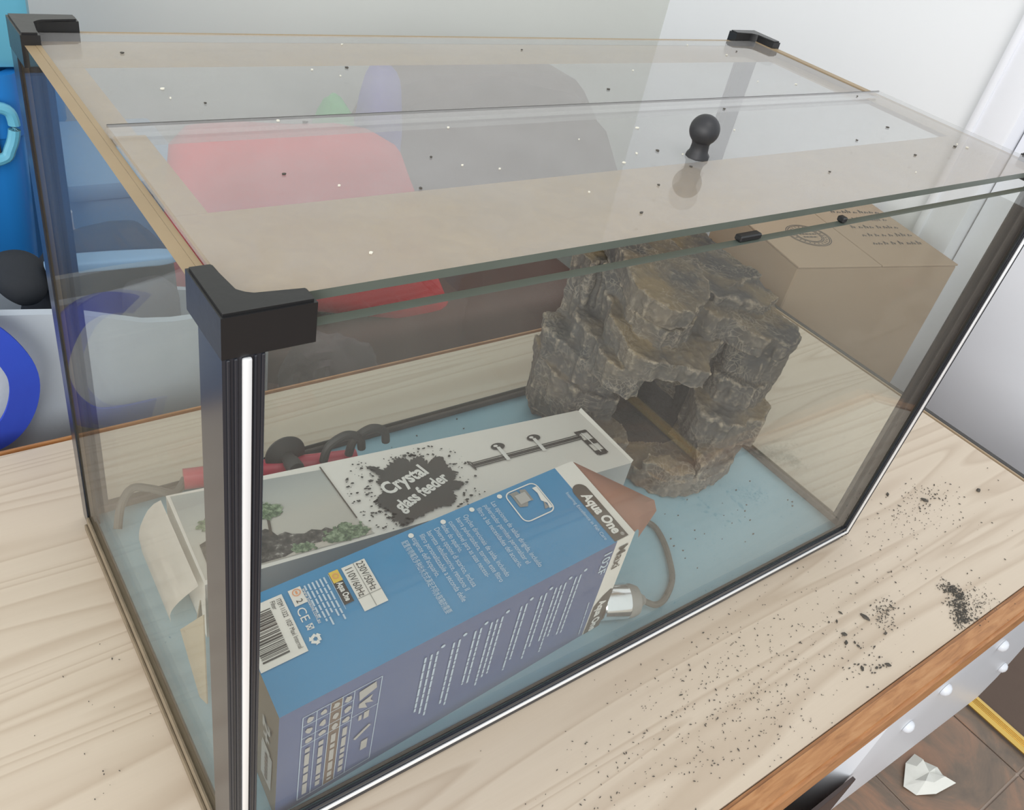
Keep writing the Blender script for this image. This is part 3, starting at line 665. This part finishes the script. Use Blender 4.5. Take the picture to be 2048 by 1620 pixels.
for a_, b_ in (((AL, 0, AH), (AL, AW, AH)), ((AL, AW, AH), (AL, AW, 0)), ((AL, AW, 0), (AL, 0, 0)), ((AL, 0, 0), (AL, 0, AH))):
    f_ = lambda p: (p[0], min(max(p[1], i_), AW - i_), min(max(p[2], i_), AH - i_)); face4([a_, b_, f_(b_), f_(a_)], 2)
mb.done('carton', ['boxblue', 'navy', 'white', 'endp', 'flap'], A, smooth=False, fix=False)
mb = MB(); bm_ = mb.b                                 # open pinkish flap bending out of the right end
rows = []
for i in range(9):
    u = i / 8; r_ = []
    for k in range(13):
        t = k / 12; w_ = .001 + .0375 * t / .9 if t < .9 else .0385 - .022 * ((t - .9) / .1)
        base = af((AL + .0004, AW * (.985 - .975 * t), AH - .0008))
        r_.append(bm_.verts.new((base.x + w_ * u, base.y + .006 * u * t, base.z + .006 * math.sin(u * 3.0) * t - .020 * u * max(0, (t - .86) / .14) ** 1.5)))
    rows.append(r_)
for r0, r1 in zip(rows, rows[1:]):
    for k in range(12): bm_.faces.new((r0[k], r0[k + 1], r1[k + 1], r1[k]))
bmesh.ops.solidify(bm_, geom=bm_.faces[:], thickness=.0007); mb.done('end_flap', 'flap', A)
mb = MB(); mb.slabpoly([af(p) for p in ((AL + .0003, .001, AH - .002), (AL + .0003, .001, .048), (AL + .014, .010, .058), (AL + .020, .016, AH - .010))], .0007); mb.done('side_flap', 'flap', A)
mb = MB(); mb.slabpoly([(.0195, .137, .040), (.0195, .0900, .1085), (.0195, .0900, .020), (.0195, .104, .009)], .0008); mb.done('left_flap', 'beigec', A)
# --- print on the top face.  reading direction -b, up +a
U, V = (0, -1), (1, 0)
at = lambda a, b_: atop(a, b_, .0006)
X = lambda a, b_: (a - SH * b_ * 0 - .0, b_)
p = Print(lambda a, b_: atop(a, b_, .0004)); r = .0068
pts = [(.2570, .0005), (.2660, .0005)] + [(.2592 + r * math.cos(q_), .0505 + r * math.sin(q_)) for q_ in [k * math.pi / 10 for k in range(0, 11)]]
p.poly([(.2524, .0004), (.2660, .0004), (.2660, .0505)] + [(.2592 + r * math.cos(q_), .0505 + r * math.sin(q_)) for q_ in [k * math.pi / 10 for k in range(1, 10)]] + [(.2524, .0505)])
p.done('logo_panel', 'inkt', A)
text('logo_lettering', 'Aqua One', 'pw', A, at, (.2561, .0470), U, V, .0118, .0410, .04, .12)
text('logo_lettering', '®', 'pw', A, at, (.2610, .0050), U, V, .004)
text('tagline_lettering', 'Inspiring Excellence in Fish Care', 'pwf', A, at, (.2462, .0540), U, V, .0042, .0490)
p = Print(at); rr = .004
def rrect(p, a0, b0, a1, b1, r, wd):
    pts = []
    for (cx_, cy_, s0) in ((a1 - r, b1 - r, 0), (a0 + r, b1 - r, 1), (a0 + r, b0 + r, 2), (a1 - r, b0 + r, 3)):
        for k in range(5): a = math.pi / 2 * (s0 + k / 4); pts.append((cx_ + r * math.cos(a), cy_ + r * math.sin(a)))
    if wd: p.path(pts, wd, True)
    else: p.poly(pts)
rrect(p, .2015, .0450, .2300, .0745, .005, .0010)
p.poly([(.2250, .0700), (.2292, .0700), (.2290, .0480), (.2262, .0480), (.2275, .0530), (.2245, .0570), (.2262, .0640)])
p.done('pictogram_frame', 'pw', A)
p = Print(at); p.poly([(.2040, .0730), (.2120, .0730), (.2135, .0690), (.2150, .0730), (.2195, .0715), (.2195, .0600), (.2150, .0610), (.2120, .0570), (.2060, .0590), (.2060, .0720)]); p.poly([(.2225, .0490), (.2260, .0560), (.2265, .0490)]); p.done('pictogram', 'grey', A)
p = Print(lambda a, b_: atop(a, b_, .0009)); p.rect(.2080, .0605, .2175, .0695); p.done('pictogram_screen', 'pgrey', A)
def para(lines, a0, b0, step, h, wd, mat='pwf'):
    mx = max(len(s) for s in lines)
    for i, s in enumerate(lines): text('small_print', s, mat, A, at, (a0 - step * i, b0), U, V, h, wd * len(s) / mx)
para(['Las opciones de salida dirigida, incluido', 'pulverizador permiten personalizar el', 'filtro a las necesidades del acuario.'], .1880, .0725, .0064, .0058, .063)
para(['Opções direcionais de saída, incluindo', 'barra pulverizadora, tornam este filtro', 'customizável para as suas necessi-', 'dades do aquário.'], .1630, .0715, .0062, .0058, .059)
para(["Diverse opzioni di scarico, inclusa", 'barretta nebulizzatrice, rendono il', 'filtro personalizzabile a seconda delle', "esigenze dell'acquario."], .1385, .0710, .0060, .0058, .059)
text('small_print', '配置有喷嘴及多种出水方式满足不同水族箱的需要', 'pwf', A, at, (.1130, .0715), U, V, .0056, .062)
p = Print(at)
for a, b_ in ((.1975, .0745), (.1720, .0735), (.1475, .0735), (.1215, .0735)): p.disc(a, b_, .0020, .0020, 14)
p.done('language_dot', 'pw', A)
p = Print(at); p.rect(.0685, .0360, .0850, .0715); p.done('voltage_label', 'white', A)
at2 = lambda a, b_: atop(a, b_, .0009)
p = Print(at2); p.line(.0768, .0362, .0768, .0713, .0004); p.line(.0687, .0458, .0848, .0458, .0004); p.done('label_rules', 'grey', A)
text('voltage_lettering', '230V/50Hz', 'ink', A, at2, (.0784, .0705), U, V, .0070, .0232); text('voltage_lettering', '110V/60Hz', 'ink', A, at2, (.0700, .0690), U, V, .0070, .0225)
p = Print(at); p.rect(.0595, .0460, .0660, .0715); p.done('small_logo_panel', 'ink', A)
p = Print(at2); p.rect(.0597, .0630, .0660, .0718); p.done('small_logo_badge', 'yellow', A)
at3 = lambda a, b_: atop(a, b_, .0012)
text('small_logo_lettering', 'Aqua One', 'pw', A, at3, (.0612, .0625), U, V, .0055, .0150, .03, .1)
p = Print(at3); p.ring(.0628, .0675, .0018, .0006, None, 12); p.done('badge_ring', 'orange', A)
p = Print(at)
for k in range(6): p.dashes(.0560 - k * .0026, .0705, .0560 - k * .0026, .0370 + (k % 3) * .004, .0011, .003, .007, .0008)
p.line(.0592, .0712, .0590, .0430, .0003); p.done('address_print', 'pwf', A)
text('address_print', 'www.aquaone.com.au', 'pw', A, at, (.0405, .0690), U, V, .0038, .0270)
p = Print(at); p.rect(.0325, .0590, .0405, .0715); p.done('symbol_label', 'white', A)
p = Print(at2); p.ring(.0368, .0680, .0024, .0006, None, 14); p.rect(.0362, .0668, .0374, .0692); p.done('symbol', 'orange', A)
text('symbol', '2', 'ink', A, at2, (.0345, .0628), U, V, .0055)
text('symbol', 'CE', 'pw', A, at, (.0322, .0570), U, V, .0078, .0098)
p = Print(at)
p.line(.0330, .0440, .0370, .0410, .0006); p.line(.0330, .0410, .0370, .0440, .0006); p.path([(.0335, .0410), (.0335, .0438), (.0372, .0442), (.0372, .0406)], .0004, True)
for k in range(3):                                    # three chasing arrows
    a = 2 * math.pi * k / 3; f2 = lambda x, y: (.0350 + x * math.cos(a) - y * math.sin(a), .0335 + x * math.sin(a) + y * math.cos(a))
    p.poly([f2(.0012, -.0022), f2(.0030, -.0022), f2(.0030, .0010), f2(.0012, .0010)]); p.poly([f2(.0002, .0010), f2(.0040, .0010), f2(.0021, .0032)])
p.done('recycling_mark', 'pw', A)
p = Print(at); p.rect(-.0060 + .0062, .0285, .0285, .0715); p.done('barcode_label', 'white', A)
p = Print(at2); b_ = .0655
while b_ > .0325:
    wd = random.choice((.0004, .0004, .0007, .0012)); p.rect(.0030, b_ - wd, .0190, b_); b_ -= wd + random.choice((.0004, .0006, .0009))
p.done('barcode', 'ink', A)
text('barcode_lettering', 'ITEM 11322  102F Maxi Internal', 'ink', A, at2, (.0240, .0690), U, V, .0042, .037); text('barcode_lettering', 'Filter', 'ink', A, at2, (.0202, .0690), U, V, .0042, .006)
# --- print on the front face
FU, FV = (0, -1), (1, 0)
f1 = lambda a, c_: afro(a, c_, .0005); f2_ = lambda a, c_: afro(a, c_, .0008)
p = Print(f1); p.poly([(.2556, .0005), (.2725, .0005), (.2725, .0440), (.2690, .0460), (.2620, .0415), (.2556, .0330)]); p.done('logo_panel', 'inkt', A)
text('logo_lettering', 'Aqua One', 'pw', A, f2_, (.2605, .0370), FU, FV, .0112, .0360, .04, .12)
text('model_lettering', 'Maxi', 'inkt', A, f2_, (.2590, .0965), FU, FV, .0132, .0235, .012)
text('model_lettering', '102F', 'pwf', A, f2_, (.2440, .0970), FU, FV, .0112, .0225, .008)
p = Print(f1); p.dashes(.2470, .0440, .2490, .0040, .0010, .003, .008, .001)
for i, a in enumerate((.2278, .2135, .1957, .1784, .158, .1405, .1238, .1071)):
    p.disc(a, .0905, .0016, .0014, 12)
    for k in range(2 + (i % 3 == 1)): p.dashes(a - .0035 - k * .0044, .0880, a - .0035 - k * .0044, .012 + random.uniform(0, .02), .0015, .003, .009, .0009)
p.done('small_print', 'pwf', A)
p = Print(f1); p.path([(.0140, .0930), (.0640, .0930), (.0640, .0060), (.0140, .0060)], .0005, True)
for a in (.0225, .0310, .0385, .0460): p.line(a, .0930, a, .0060, .0004)
for c_ in (.0840, .0720, .0640): p.line(.0140, c_, .0460, c_, .0004)
p.line(.0460, .0660, .0640, .0660, .0004); p.done('table_rules', 'pwf', A)
p = Print(f1); p.rect(.0312, .0062, .0383, .0928); p.done('table_column', 'brownp', A)
p = Print(f2_)
for a in (.0182, .0268, .0347, .0422):
    for c_ in (.0885, .0780, .0680): p.disc(a, c_, .0022, .0026, 9, .3)
    p.dashes(a, .060, a, .010, .0030, .004, .012, .002)
p.poly([(.0490, .0895), (.0600, .0915), (.0610, .0850), (.0500, .0800)]); p.poly([(.0500, .0770), (.0590, .0800), (.0575, .0760), (.0600, .0720), (.0540, .0750), (.0560, .0690), (.0500, .0730)]); p.rect(.0510, .0590, .0530, .0640); p.rect(.0545, .0580, .0580, .0650); p.line(.0500, .0400, .0600, .0480, .0025); p.rect(.0555, .0230, .0600, .0330)
p.done('table_pictures', 'pgrey', A)
# --- left end panel
EU, EV = (0, -1), (-1, 0)
e1 = lambda b_, c_: aend(b_, c_, .0005); e2 = lambda b_, c_: aend(b_, c_, .0009)
p = Print(e1, -1); p.poly([(.0235, .0160), (.0075, .0180), (.0065, .0520), (.0235, .0490)]); p.done('end_label', 'pgrey', A)
text('end_lettering', '2+1', 'pgrey', A, e2, (.0210, .0780), EU, EV, .0160, .0260, .03)
p = Print(e2, -1); p.dashes(.0150, .047, .0150, .020, .0040, .002, .004, .0008); p.done('end_print', 'brownp', A)

# ------------------------------------------------------------------ small pump, heater and cables in the tank
P_ = thing('small_pump', 'small chrome-barrelled pump with a looping grey cable, right of the blue box', 'pump', (.325, .03, .0063))
mb = MB(); ax = Vector((.92, -.38, 0)).normalized(); mb.lathe([(.0132, 0), (.0140, .001), (.0140, .021), (.0136, .022)], (.306, .036, .0205), ax, 30); mb.done('barrel', 'chrome', P_)
mb = MB(); mb.lathe([(.0134, 0), (.0134, .004), (.0115, .009), (.006, .012), (.0035, .016)], (.3265, .0276, .0205), ax, 24); mb.done('end_cap', 'grey', P_)
mb = MB(); mb.tube([(.3405, .0215, .0200), (.352, .0165, .014), (.368, .020, .0095), (.388, .032, .0095), (.402, .050, .0095), (.413, .070, .0095), (.417, .088, .0095), (.408, .099, .0095)], .0026, 10, 6); mb.done('cable', 'cable', P_)
Hh = thing('heater', 'red tube heater with black suction cup behind the feeder box in the tank', 'heater', (.14, .27, .0063))
mb = MB(); mb.tube([(.070, .283, .028), (.205, .252, .028)], .0085, 16, 1); mb.done('heater_tube', 'redt', Hh)
mb = MB(); mb.lathe([(.0066, 0), (.0070, .002), (.0066, .012), (.0055, .014), (.0055, .019), (.010, .0205), (.0168, .0230), (.0172, .0240), (.0160, .0245)], (.1472, .2440, .0425), (.02, 1, -.10), 30); mb.done('suction_cup', 'dark', Hh)
for q_ in (.190, .213):
    mb = MB(); mb.tube([(q_ - .018, .2475, .040), (q_ - .014, .2470, .056), (q_, .246, .0640), (q_ + .012, .245, .058), (q_ + .015, .2445, .046)], .0036, 10, 6); mb.done('tube_clip', 'dark', Hh)
mb = MB(); mb.tube([(.071, .283, .028), (.060, .2745, .024), (.045, .2800, .030), (.032, .2850, .031), (.0215, .2790, .022), (.0150, .268, .010)], .0032, 10, 6); mb.done('cable', 'cable', Hh)

# ------------------------------------------------------------------ soil on the table
mb = MB()
def crumb(x, y, r, z=.0005):
    a = random.uniform(0, 6.3); e_ = random.uniform(.5, 2.2)
    pts = [(x + math.cos(a) * r * e_ * math.cos(q_) - math.sin(a) * r * .7 * math.sin(q_), y + math.sin(a) * r * e_ * math.cos(q_) + math.cos(a) * r * .7 * math.sin(q_)) for q_ in (0, 1.57, 3.14, 4.71)]
    mb.prism(pts, z, z + r * .8, 1.2)
for (cx_, cy_, sx, sy, n_, r0, r1) in ((.636, -.092, .0055, .0045, 110, .0002, .0007), (.639, -.099, .004, .005, 110, .0003, .0008), (.628, -.108, .006, .0045, 150, .0002, .0008), (.618, -.117, .007, .004, 150, .0003, .0008), (.645, -.112, .016, .009, 110, .0002, .0005), (.608, -.121, .005, .003, 70, .0003, .0007), (.648, -.118, .010, .004, 70, .0002, .0005),
                                       (.552, -.077, .008, .005, 60, .0003, .0008), (.54, -.083, .007, .006, 50, .0003, .0007), (.49, -.108, .012, .006, 26, .0003, .0010), (.50, -.08, .015, .01, 12, .0004, .0011),
                                       (.72, -.005, .035, .012, 110, .0002, .0008), (.68, -.02, .04, .02, 90, .0002, .0006), (.37, -.07, .10, .03, 420, .0002, .0005), (.33, -.09, .06, .02, 200, .0002, .0006), (.45, -.04, .12, .025, 160, .0002, .0005), (-.035, .06, .015, .06, 34, .0002, .0006), (.6, -.06, .15, .04, 120, .0002, .0007)):
    for k in range(n_):
        x, y = random.gauss(cx_, sx), random.gauss(cy_, sy)
        if -.126 < y < -.005 or (x > .606 and y < .37) or (x < -.005 and y > -.1):
            if x < .865: crumb(x, y, random.uniform(r0, r1))
for (x, y, r) in ((.527, -.074, .0022), (.487, -.083, .0018), (.493, -.0765, .002), (.529, -.094, .002), (.49, -.112, .0018), (.502, -.115, .0019), (.478, -.106, .0016), (.806, -.027, .003), (.728, -.008, .0022), (.695, .016, .0018)): crumb(x, y, r)
o = tag(mb.done('soil_crumbs', 'dirt', None, smooth=False, fix=False), 'dark soil crumbs scattered on the pale table in front of the tank', 'soil'); o['kind'] = 'stuff'

# ------------------------------------------------------------------ cardboard box beyond the table
K = thing('cardboard_box', 'brown cardboard box with round stamp and handwriting, right of the tank', 'box', (1.05, .40, FZ))
kf = rot_tf((.924, .345, 0), -14.5)
mb = MB(); mb.box((0, 0, FZ + .001), (.305, .205, .047), .002, 1, tf=kf); mb.done('carton', 'card', K)
mb = MB(); mb.box((-.0005, -.0005, .0474), (.1515, .2055, .0500), .0006, 1, tf=kf); mb.done('lid_flap', 'card', K)
mb = MB(); mb.box((.1535, -.0005, .0474), (.3055, .2055, .0500), .0006, 1, tf=kf); mb.done('lid_flap', 'card', K)
kt = lambda a, b_: kf((a, b_, .0504))
p = Print(kt)
for r in (.036, .033, .024, .021): p.ring(.085, .090, r, .0012, r * .9)
for k in range(24):
    a = k / 24 * 6.28; p.line(.085 + .026 * math.cos(a), .090 + .024 * math.sin(a), .085 + .030 * math.cos(a), .090 + .027 * math.sin(a), .0016)
p.dashes(.070, .094, .102, .094, .003, .003, .006); p.dashes(.072, .085, .098, .085, .003, .003, .006); p.done('round_stamp', 'pencil', K)
p = Print(kt)
for row in range(5):
    x, y = .190, .165 - row * .026
    while x < .285:
        h_ = random.uniform(.005, .012); p.path([(x, y), (x + .003, y + h_), (x + .006, y + .001), (x + .008, y + h_ * .6)], .0016); x += random.uniform(.010, .016)
p.done('handwriting', 'pencil', K)

# ------------------------------------------------------------------ things behind the table
B = thing('storage_bag', 'pale grey open storage bag with a blue webbing handle behind the table', 'bag', (.04, .56, FZ))
mb = MB(); b = mb.b; rings = []
def bagring(z, k, wob, inset=0, n=64):
    r_ = []
    for i in range(n):
        a = 2 * math.pi * i / n; sg = lambda x: math.copysign(abs(x) ** .55, x)
        x = sg(math.cos(a)) * (.200 * k - inset); y = sg(math.sin(a)) * (.115 * k - inset)
        wv = noise.noise(Vector((x * 7, y * 7, z * 2.2))) * .018 * wob
        top = wob * max(0, (z + .35) / .43)
        zz = z + top * (noise.noise(Vector((x * 9 + 4, y * 6, 0))) * .012 - max(0, x + .02) * .22 - max(0, y + .085) * .50)
        r_.append(Vector((.035 + x * (1 + wv), .557 + y + wv * .6, zz)))
    return r_
for z, k, wob, ins in ((-.748, .92, .0, 0), (-.55, .98, .4, 0), (-.35, 1.0, .8, 0), (-.2, 1.0, 1, 0), (-.08, 1.0, 1, 0), (0, 1.0, 1, 0), (.075, 1.0, 1, 0), (.096, 1.0, 1, 0), (.099, .995, 1, .003), (.093, .99, 1, .006), (0, .99, 1, .006), (-.12, .98, 1, .006)):
    rings.append([b.verts.new(p_) for p_ in bagring(z, k, wob, ins)])
for r0, r1 in zip(rings, rings[1:]):
    for i in range(len(r0)): b.faces.new((r0[i], r0[(i + 1) % len(r0)], r1[(i + 1) % len(r0)], r1[i]))
b.faces.new(rings[0][::-1]); b.faces.new(rings[-1]); mb.done('bag_body', 'bagw', B)
def webbing(pts, wd, th, name='handle', mat='strap', parent=B, nrm=(0, 1, 0)):
    mb = MB(); P = [Vector(q_) for q_ in pts]; Q = []
    for i in range(len(P) - 1):
        p0 = P[max(i - 1, 0)]; p1 = P[i]; p2 = P[i + 1]; p3 = P[min(i + 2, len(P) - 1)]
        for k in range(7):
            t = k / 7; Q.append(.5 * ((2 * p1) + (p2 - p0) * t + (2 * p0 - 5 * p1 + 4 * p2 - p3) * t * t + (3 * p1 - p0 - 3 * p2 + p3) * t ** 3))
    Q.append(P[-1]); rr = []
    for i, q_ in enumerate(Q):
        d_ = (Q[min(i + 1, len(Q) - 1)] - Q[max(i - 1, 0)]).normalized(); n_ = Vector(nrm); s_ = d_.cross(n_).normalized() * wd / 2; n2 = d_.cross(s_).normalized() * th / 2
        rr.append([mb.b.verts.new(q_ + s_ + n2), mb.b.verts.new(q_ - s_ + n2), mb.b.verts.new(q_ - s_ - n2), mb.b.verts.new(q_ + s_ - n2)])
    for r0, r1 in zip(rr, rr[1:]):
        for k in range(4): mb.b.faces.new((r0[k], r0[(k + 1) % 4], r1[(k + 1) % 4], r1[k]))
    mb.b.faces.new(rr[0][::-1]); mb.b.faces.new(rr[-1]); return mb.done(name, mat, parent)
webbing([(-.085, .452, .085), (-.055, .43, .105), (-.030, .422, .098), (-.012, .418, .062), (-.016, .42, .025), (-.034, .425, -.005), (-.062, .435, -.02), (-.095, .448, -.03)], .022, .0025)
# things in and around the bag
tag((lambda mb: (mb.puff((.090, .565, .012), (.074, .052, .082), .7, 40, .012, 14, .3, 3), mb.done('dark_pouch', 'blackc'))[1])(MB()), 'black crumpled nylon pouch inside the pale grey storage bag', 'pouch')
tag((lambda mb: (mb.puff((.010, .52, .086), (.021, .036, .017), .9, 36, .006, 12, 0, 8), mb.done('dark_bundle', 'blackc'))[1])(MB()), 'black rolled bundle on the left rim of the bag below the bright blue bin', 'bundle')
mb = MB(); mb.puff((.085, .505, .1000), (.056, .010, .006), .5, 36, .002, 20, -.1, 2); tag(mb.done('plastic_strip', 'tubb'), 'narrow blue plastic strip lying across the pouch in the storage bag', 'strip')
mb = MB(); mb.puff((.110, .487, .050), (.022, .018, .034), .45, 32, .003, 20, .2, 9); tag(mb.done('grey_case', 'caseg'), 'small dark grey case at the front rim inside the storage bag', 'case')
def bin_(name, label, x0, x1, y0, y1, zt, mat, rim='crate', handle=None, group=None):
    t = thing(name, label, 'bin', ((x0 + x1) / 2, (y0 + y1) / 2, FZ))
    mb = MB(); b = mb.b; rings = []
    cx, cy, hx, hy = (x0 + x1) / 2, (y0 + y1) / 2, (x1 - x0) / 2, (y1 - y0) / 2
    for z, k, ins in ((FZ + .001, .84, 0), (zt - .06, .985, 0), (zt - .06, 1.0, 0), (zt, 1.0, 0), (zt, 1.0, .008), (zt - .1, .985, .008), (FZ + .05, .85, .008)):
        r_ = []
        for q_, (sx, sy) in enumerate(((1, 1), (-1, 1), (-1, -1), (1, -1))):
            for i in range(6):
                a = math.pi / 2 * (q_ + i / 5); rr = .028; r_.append(b.verts.new((cx + sx * (hx * k - rr - ins) + rr * math.cos(a), cy + sy * (hy * k - rr - ins) + rr * math.sin(a), z)))
        rings.append(r_)
    for r0, r1 in zip(rings, rings[1:]):
        for i in range(len(r0)): b.faces.new((r0[i], r0[(i + 1) % len(r0)], r1[(i + 1) % len(r0)], r1[i]))
    b.faces.new(rings[0][::-1]); b.faces.new(rings[-1]); mb.done('bin_body', mat, t)
    if handle:
        hx_, hz_, hy_ = handle; pts = [(hx_ - .06, hy_, hz_ + .024), (hx_ - .03, hy_ - .003, hz_ + .028), (hx_ + .028, hy_ - .003, hz_ + .026), (hx_ + .040, hy_ - .003, hz_ + .012), (hx_ + .034, hy_ - .003, hz_ - .014), (hx_ + .018, hy_ - .003, hz_ - .027), (hx_ - .06, hy_ - .003, hz_ - .030)]
        mb = MB(); mb.tube(pts, .0055, 10, 6); mb.done('handle', rim, t)
        mb = MB(); mb.box((hx_ - .06, hy_ + .0005, hz_ - .024), (hx_ + .026, hy_ + .0030, hz_ + .020), .001, 1); mb.done('handle_recess', 'dark', t)
    return t
bin_('storage_bin', 'bright blue plastic bin with a handle loop, leftmost behind the tank', -.42, .068, .69, .84, .200, 'crate', 'lidb', (.010, .148, .686))
bin_('storage_bin', 'mid blue plastic bin seen through the left glass, beside the bright blue one', -.10, .165, 1.0, 1.08, .085, 'crate2')
t = bin_('storage_bin', 'pale blue lidded plastic bin seen through the left glass behind the storage bag', .114, .258, .80, .985, .012, 'tubb')
mb = MB(); mb.box((.110, .795, .0125), (.262, .990, .036), .006); mb.done('lid', 'tubb', t)
mb = MB(); mb.box((-.30, .70, .2005), (.082, .82, .32), .012); tag(mb.done('clear_box', 'lidb'), 'clear blue plastic box on top of the bright blue bin', 'box')
mb = MB(); mb.lathe([(.016, 0), (.018, .01), (.019, .70), (.016, .745), (.008, .765), (.008, .785)], (.093, .735, FZ), seg=20); tag(mb.done('jug', 'jug'), 'milky white plastic tube standing right of the bright blue bin', 'tube')

# armchair, cushion and clutter behind the middle of the table
AC = thing('armchair', 'dark brown upholstered armchair behind the table', 'armchair', (.60, .80, FZ))
mb = MB(); mb.box((.285, .66, FZ + .06), (.905, .95, -.215), .02); mb.done('seat_base', 'brown', AC)
mb = MB(); mb.puff((.595, .752, -.205), (.308, .095, .050), .35, 44); mb.done('seat_cushion', 'brown', AC)
mb = MB(); b = mb.b                                                    # tapering backrest with a rounded top
out = [(.555, -.20), (1.16, -.20), (1.085, -.077), (1.01, .03), (.955, .095), (.93, .115), (.89, .126), (.74, .130), (.63, .124), (.585, .108), (.565, .085), (.555, .02)]
f0 = [b.verts.new((x, .855, z)) for x, z in out]; f1_ = [b.verts.new((x, .97, z)) for x, z in out]; b.faces.new(f0); b.faces.new(f1_[::-1])
for i in range(len(out)): b.faces.new((f0[i], f1_[i], f1_[(i + 1) % len(out)], f0[(i + 1) % len(out)]))
bmesh.ops.bevel(b, geom=[e for e in b.edges if abs(e.verts[0].co.y - e.verts[1].co.y) < .01], offset=.022, segments=3, affect='EDGES'); mb.done('backrest', 'brown', AC)
for lx, ly in ((.30, .68), (.85, .68), (.30, .90), (.85, .90)):
    mb = MB(); mb.box((lx, ly, FZ + .001), (lx + .04, ly + .04, FZ + .061), .003, 1); mb.done('leg', 'wood', AC)
mb = MB(); b = mb.b
out = [(.158, .0), (.165, .10), (.172, .158), (.190, .176), (.225, .180), (.305, .172), (.355, .171), (.395, .163), (.425, .146), (.442, .112), (.465, .07), (.505, -.034), (.533, -.085), (.528, -.102), (.48, -.102), (.40, -.075), (.30, -.045), (.20, -.025)]
out = [(-.082 + (x + .082) * 1.134, .524 - (.524 - z) * 1.134) for x, z in out]
n = len(out); cx_, cz_ = .38, -.02; lay = []
for dy, k in ((-.038, .70), (-.034, .88), (-.02, .98), (0, 1.0), (.02, .98), (.034, .88), (.038, .70)):
    lay.append([b.verts.new((cx_ + (x - cx_) * k, .715 + dy, cz_ + (z - cz_) * k)) for x, z in out])
for r0, r1 in zip(lay, lay[1:]):
    for i in range(n): b.faces.new((r0[i], r1[i], r1[(i + 1) % n], r0[(i + 1) % n]))
b.faces.new(lay[0]); b.faces.new(lay[-1][::-1]); tag(mb.done('red_cushion', 'red', None, ang=60), 'red padded cushion standing on the armchair seat behind the tank', 'cushion')
mb = MB(); mb.puff((.520, .810, -.02), (.030, .035, .185), .6, 36, .005, 12, 0, 2); tag(mb.done('purple_cushion', 'purple'), 'purple blue cushion between the red cushion and the armchair backrest', 'cushion')
mb = MB(); mb.puff((.450, .805, -.03), (.030, .035, .165), .8, 36, .012, 22, 0, 4); tag(mb.done('green_plush', 'green'), 'bright green plush toy just left of the purple cushion', 'toy')
mb = MB(); mb.puff((.315, .510, -.39), (.068, .040, .355), .6, 64, .020, 24, 0, 6); tag(mb.done('blanket', 'mauve'), 'mauve grey crumpled blanket between the bag and the armchair', 'blanket')
mb = MB(); mb.puff((.300, .440, -.395), (.022, .018, .35), .6, 40, .006, 30, 0, 6); tag(mb.done('rolled_mat', 'olive'), 'dark olive rolled mat standing between the table and the mauve blanket', 'mat')
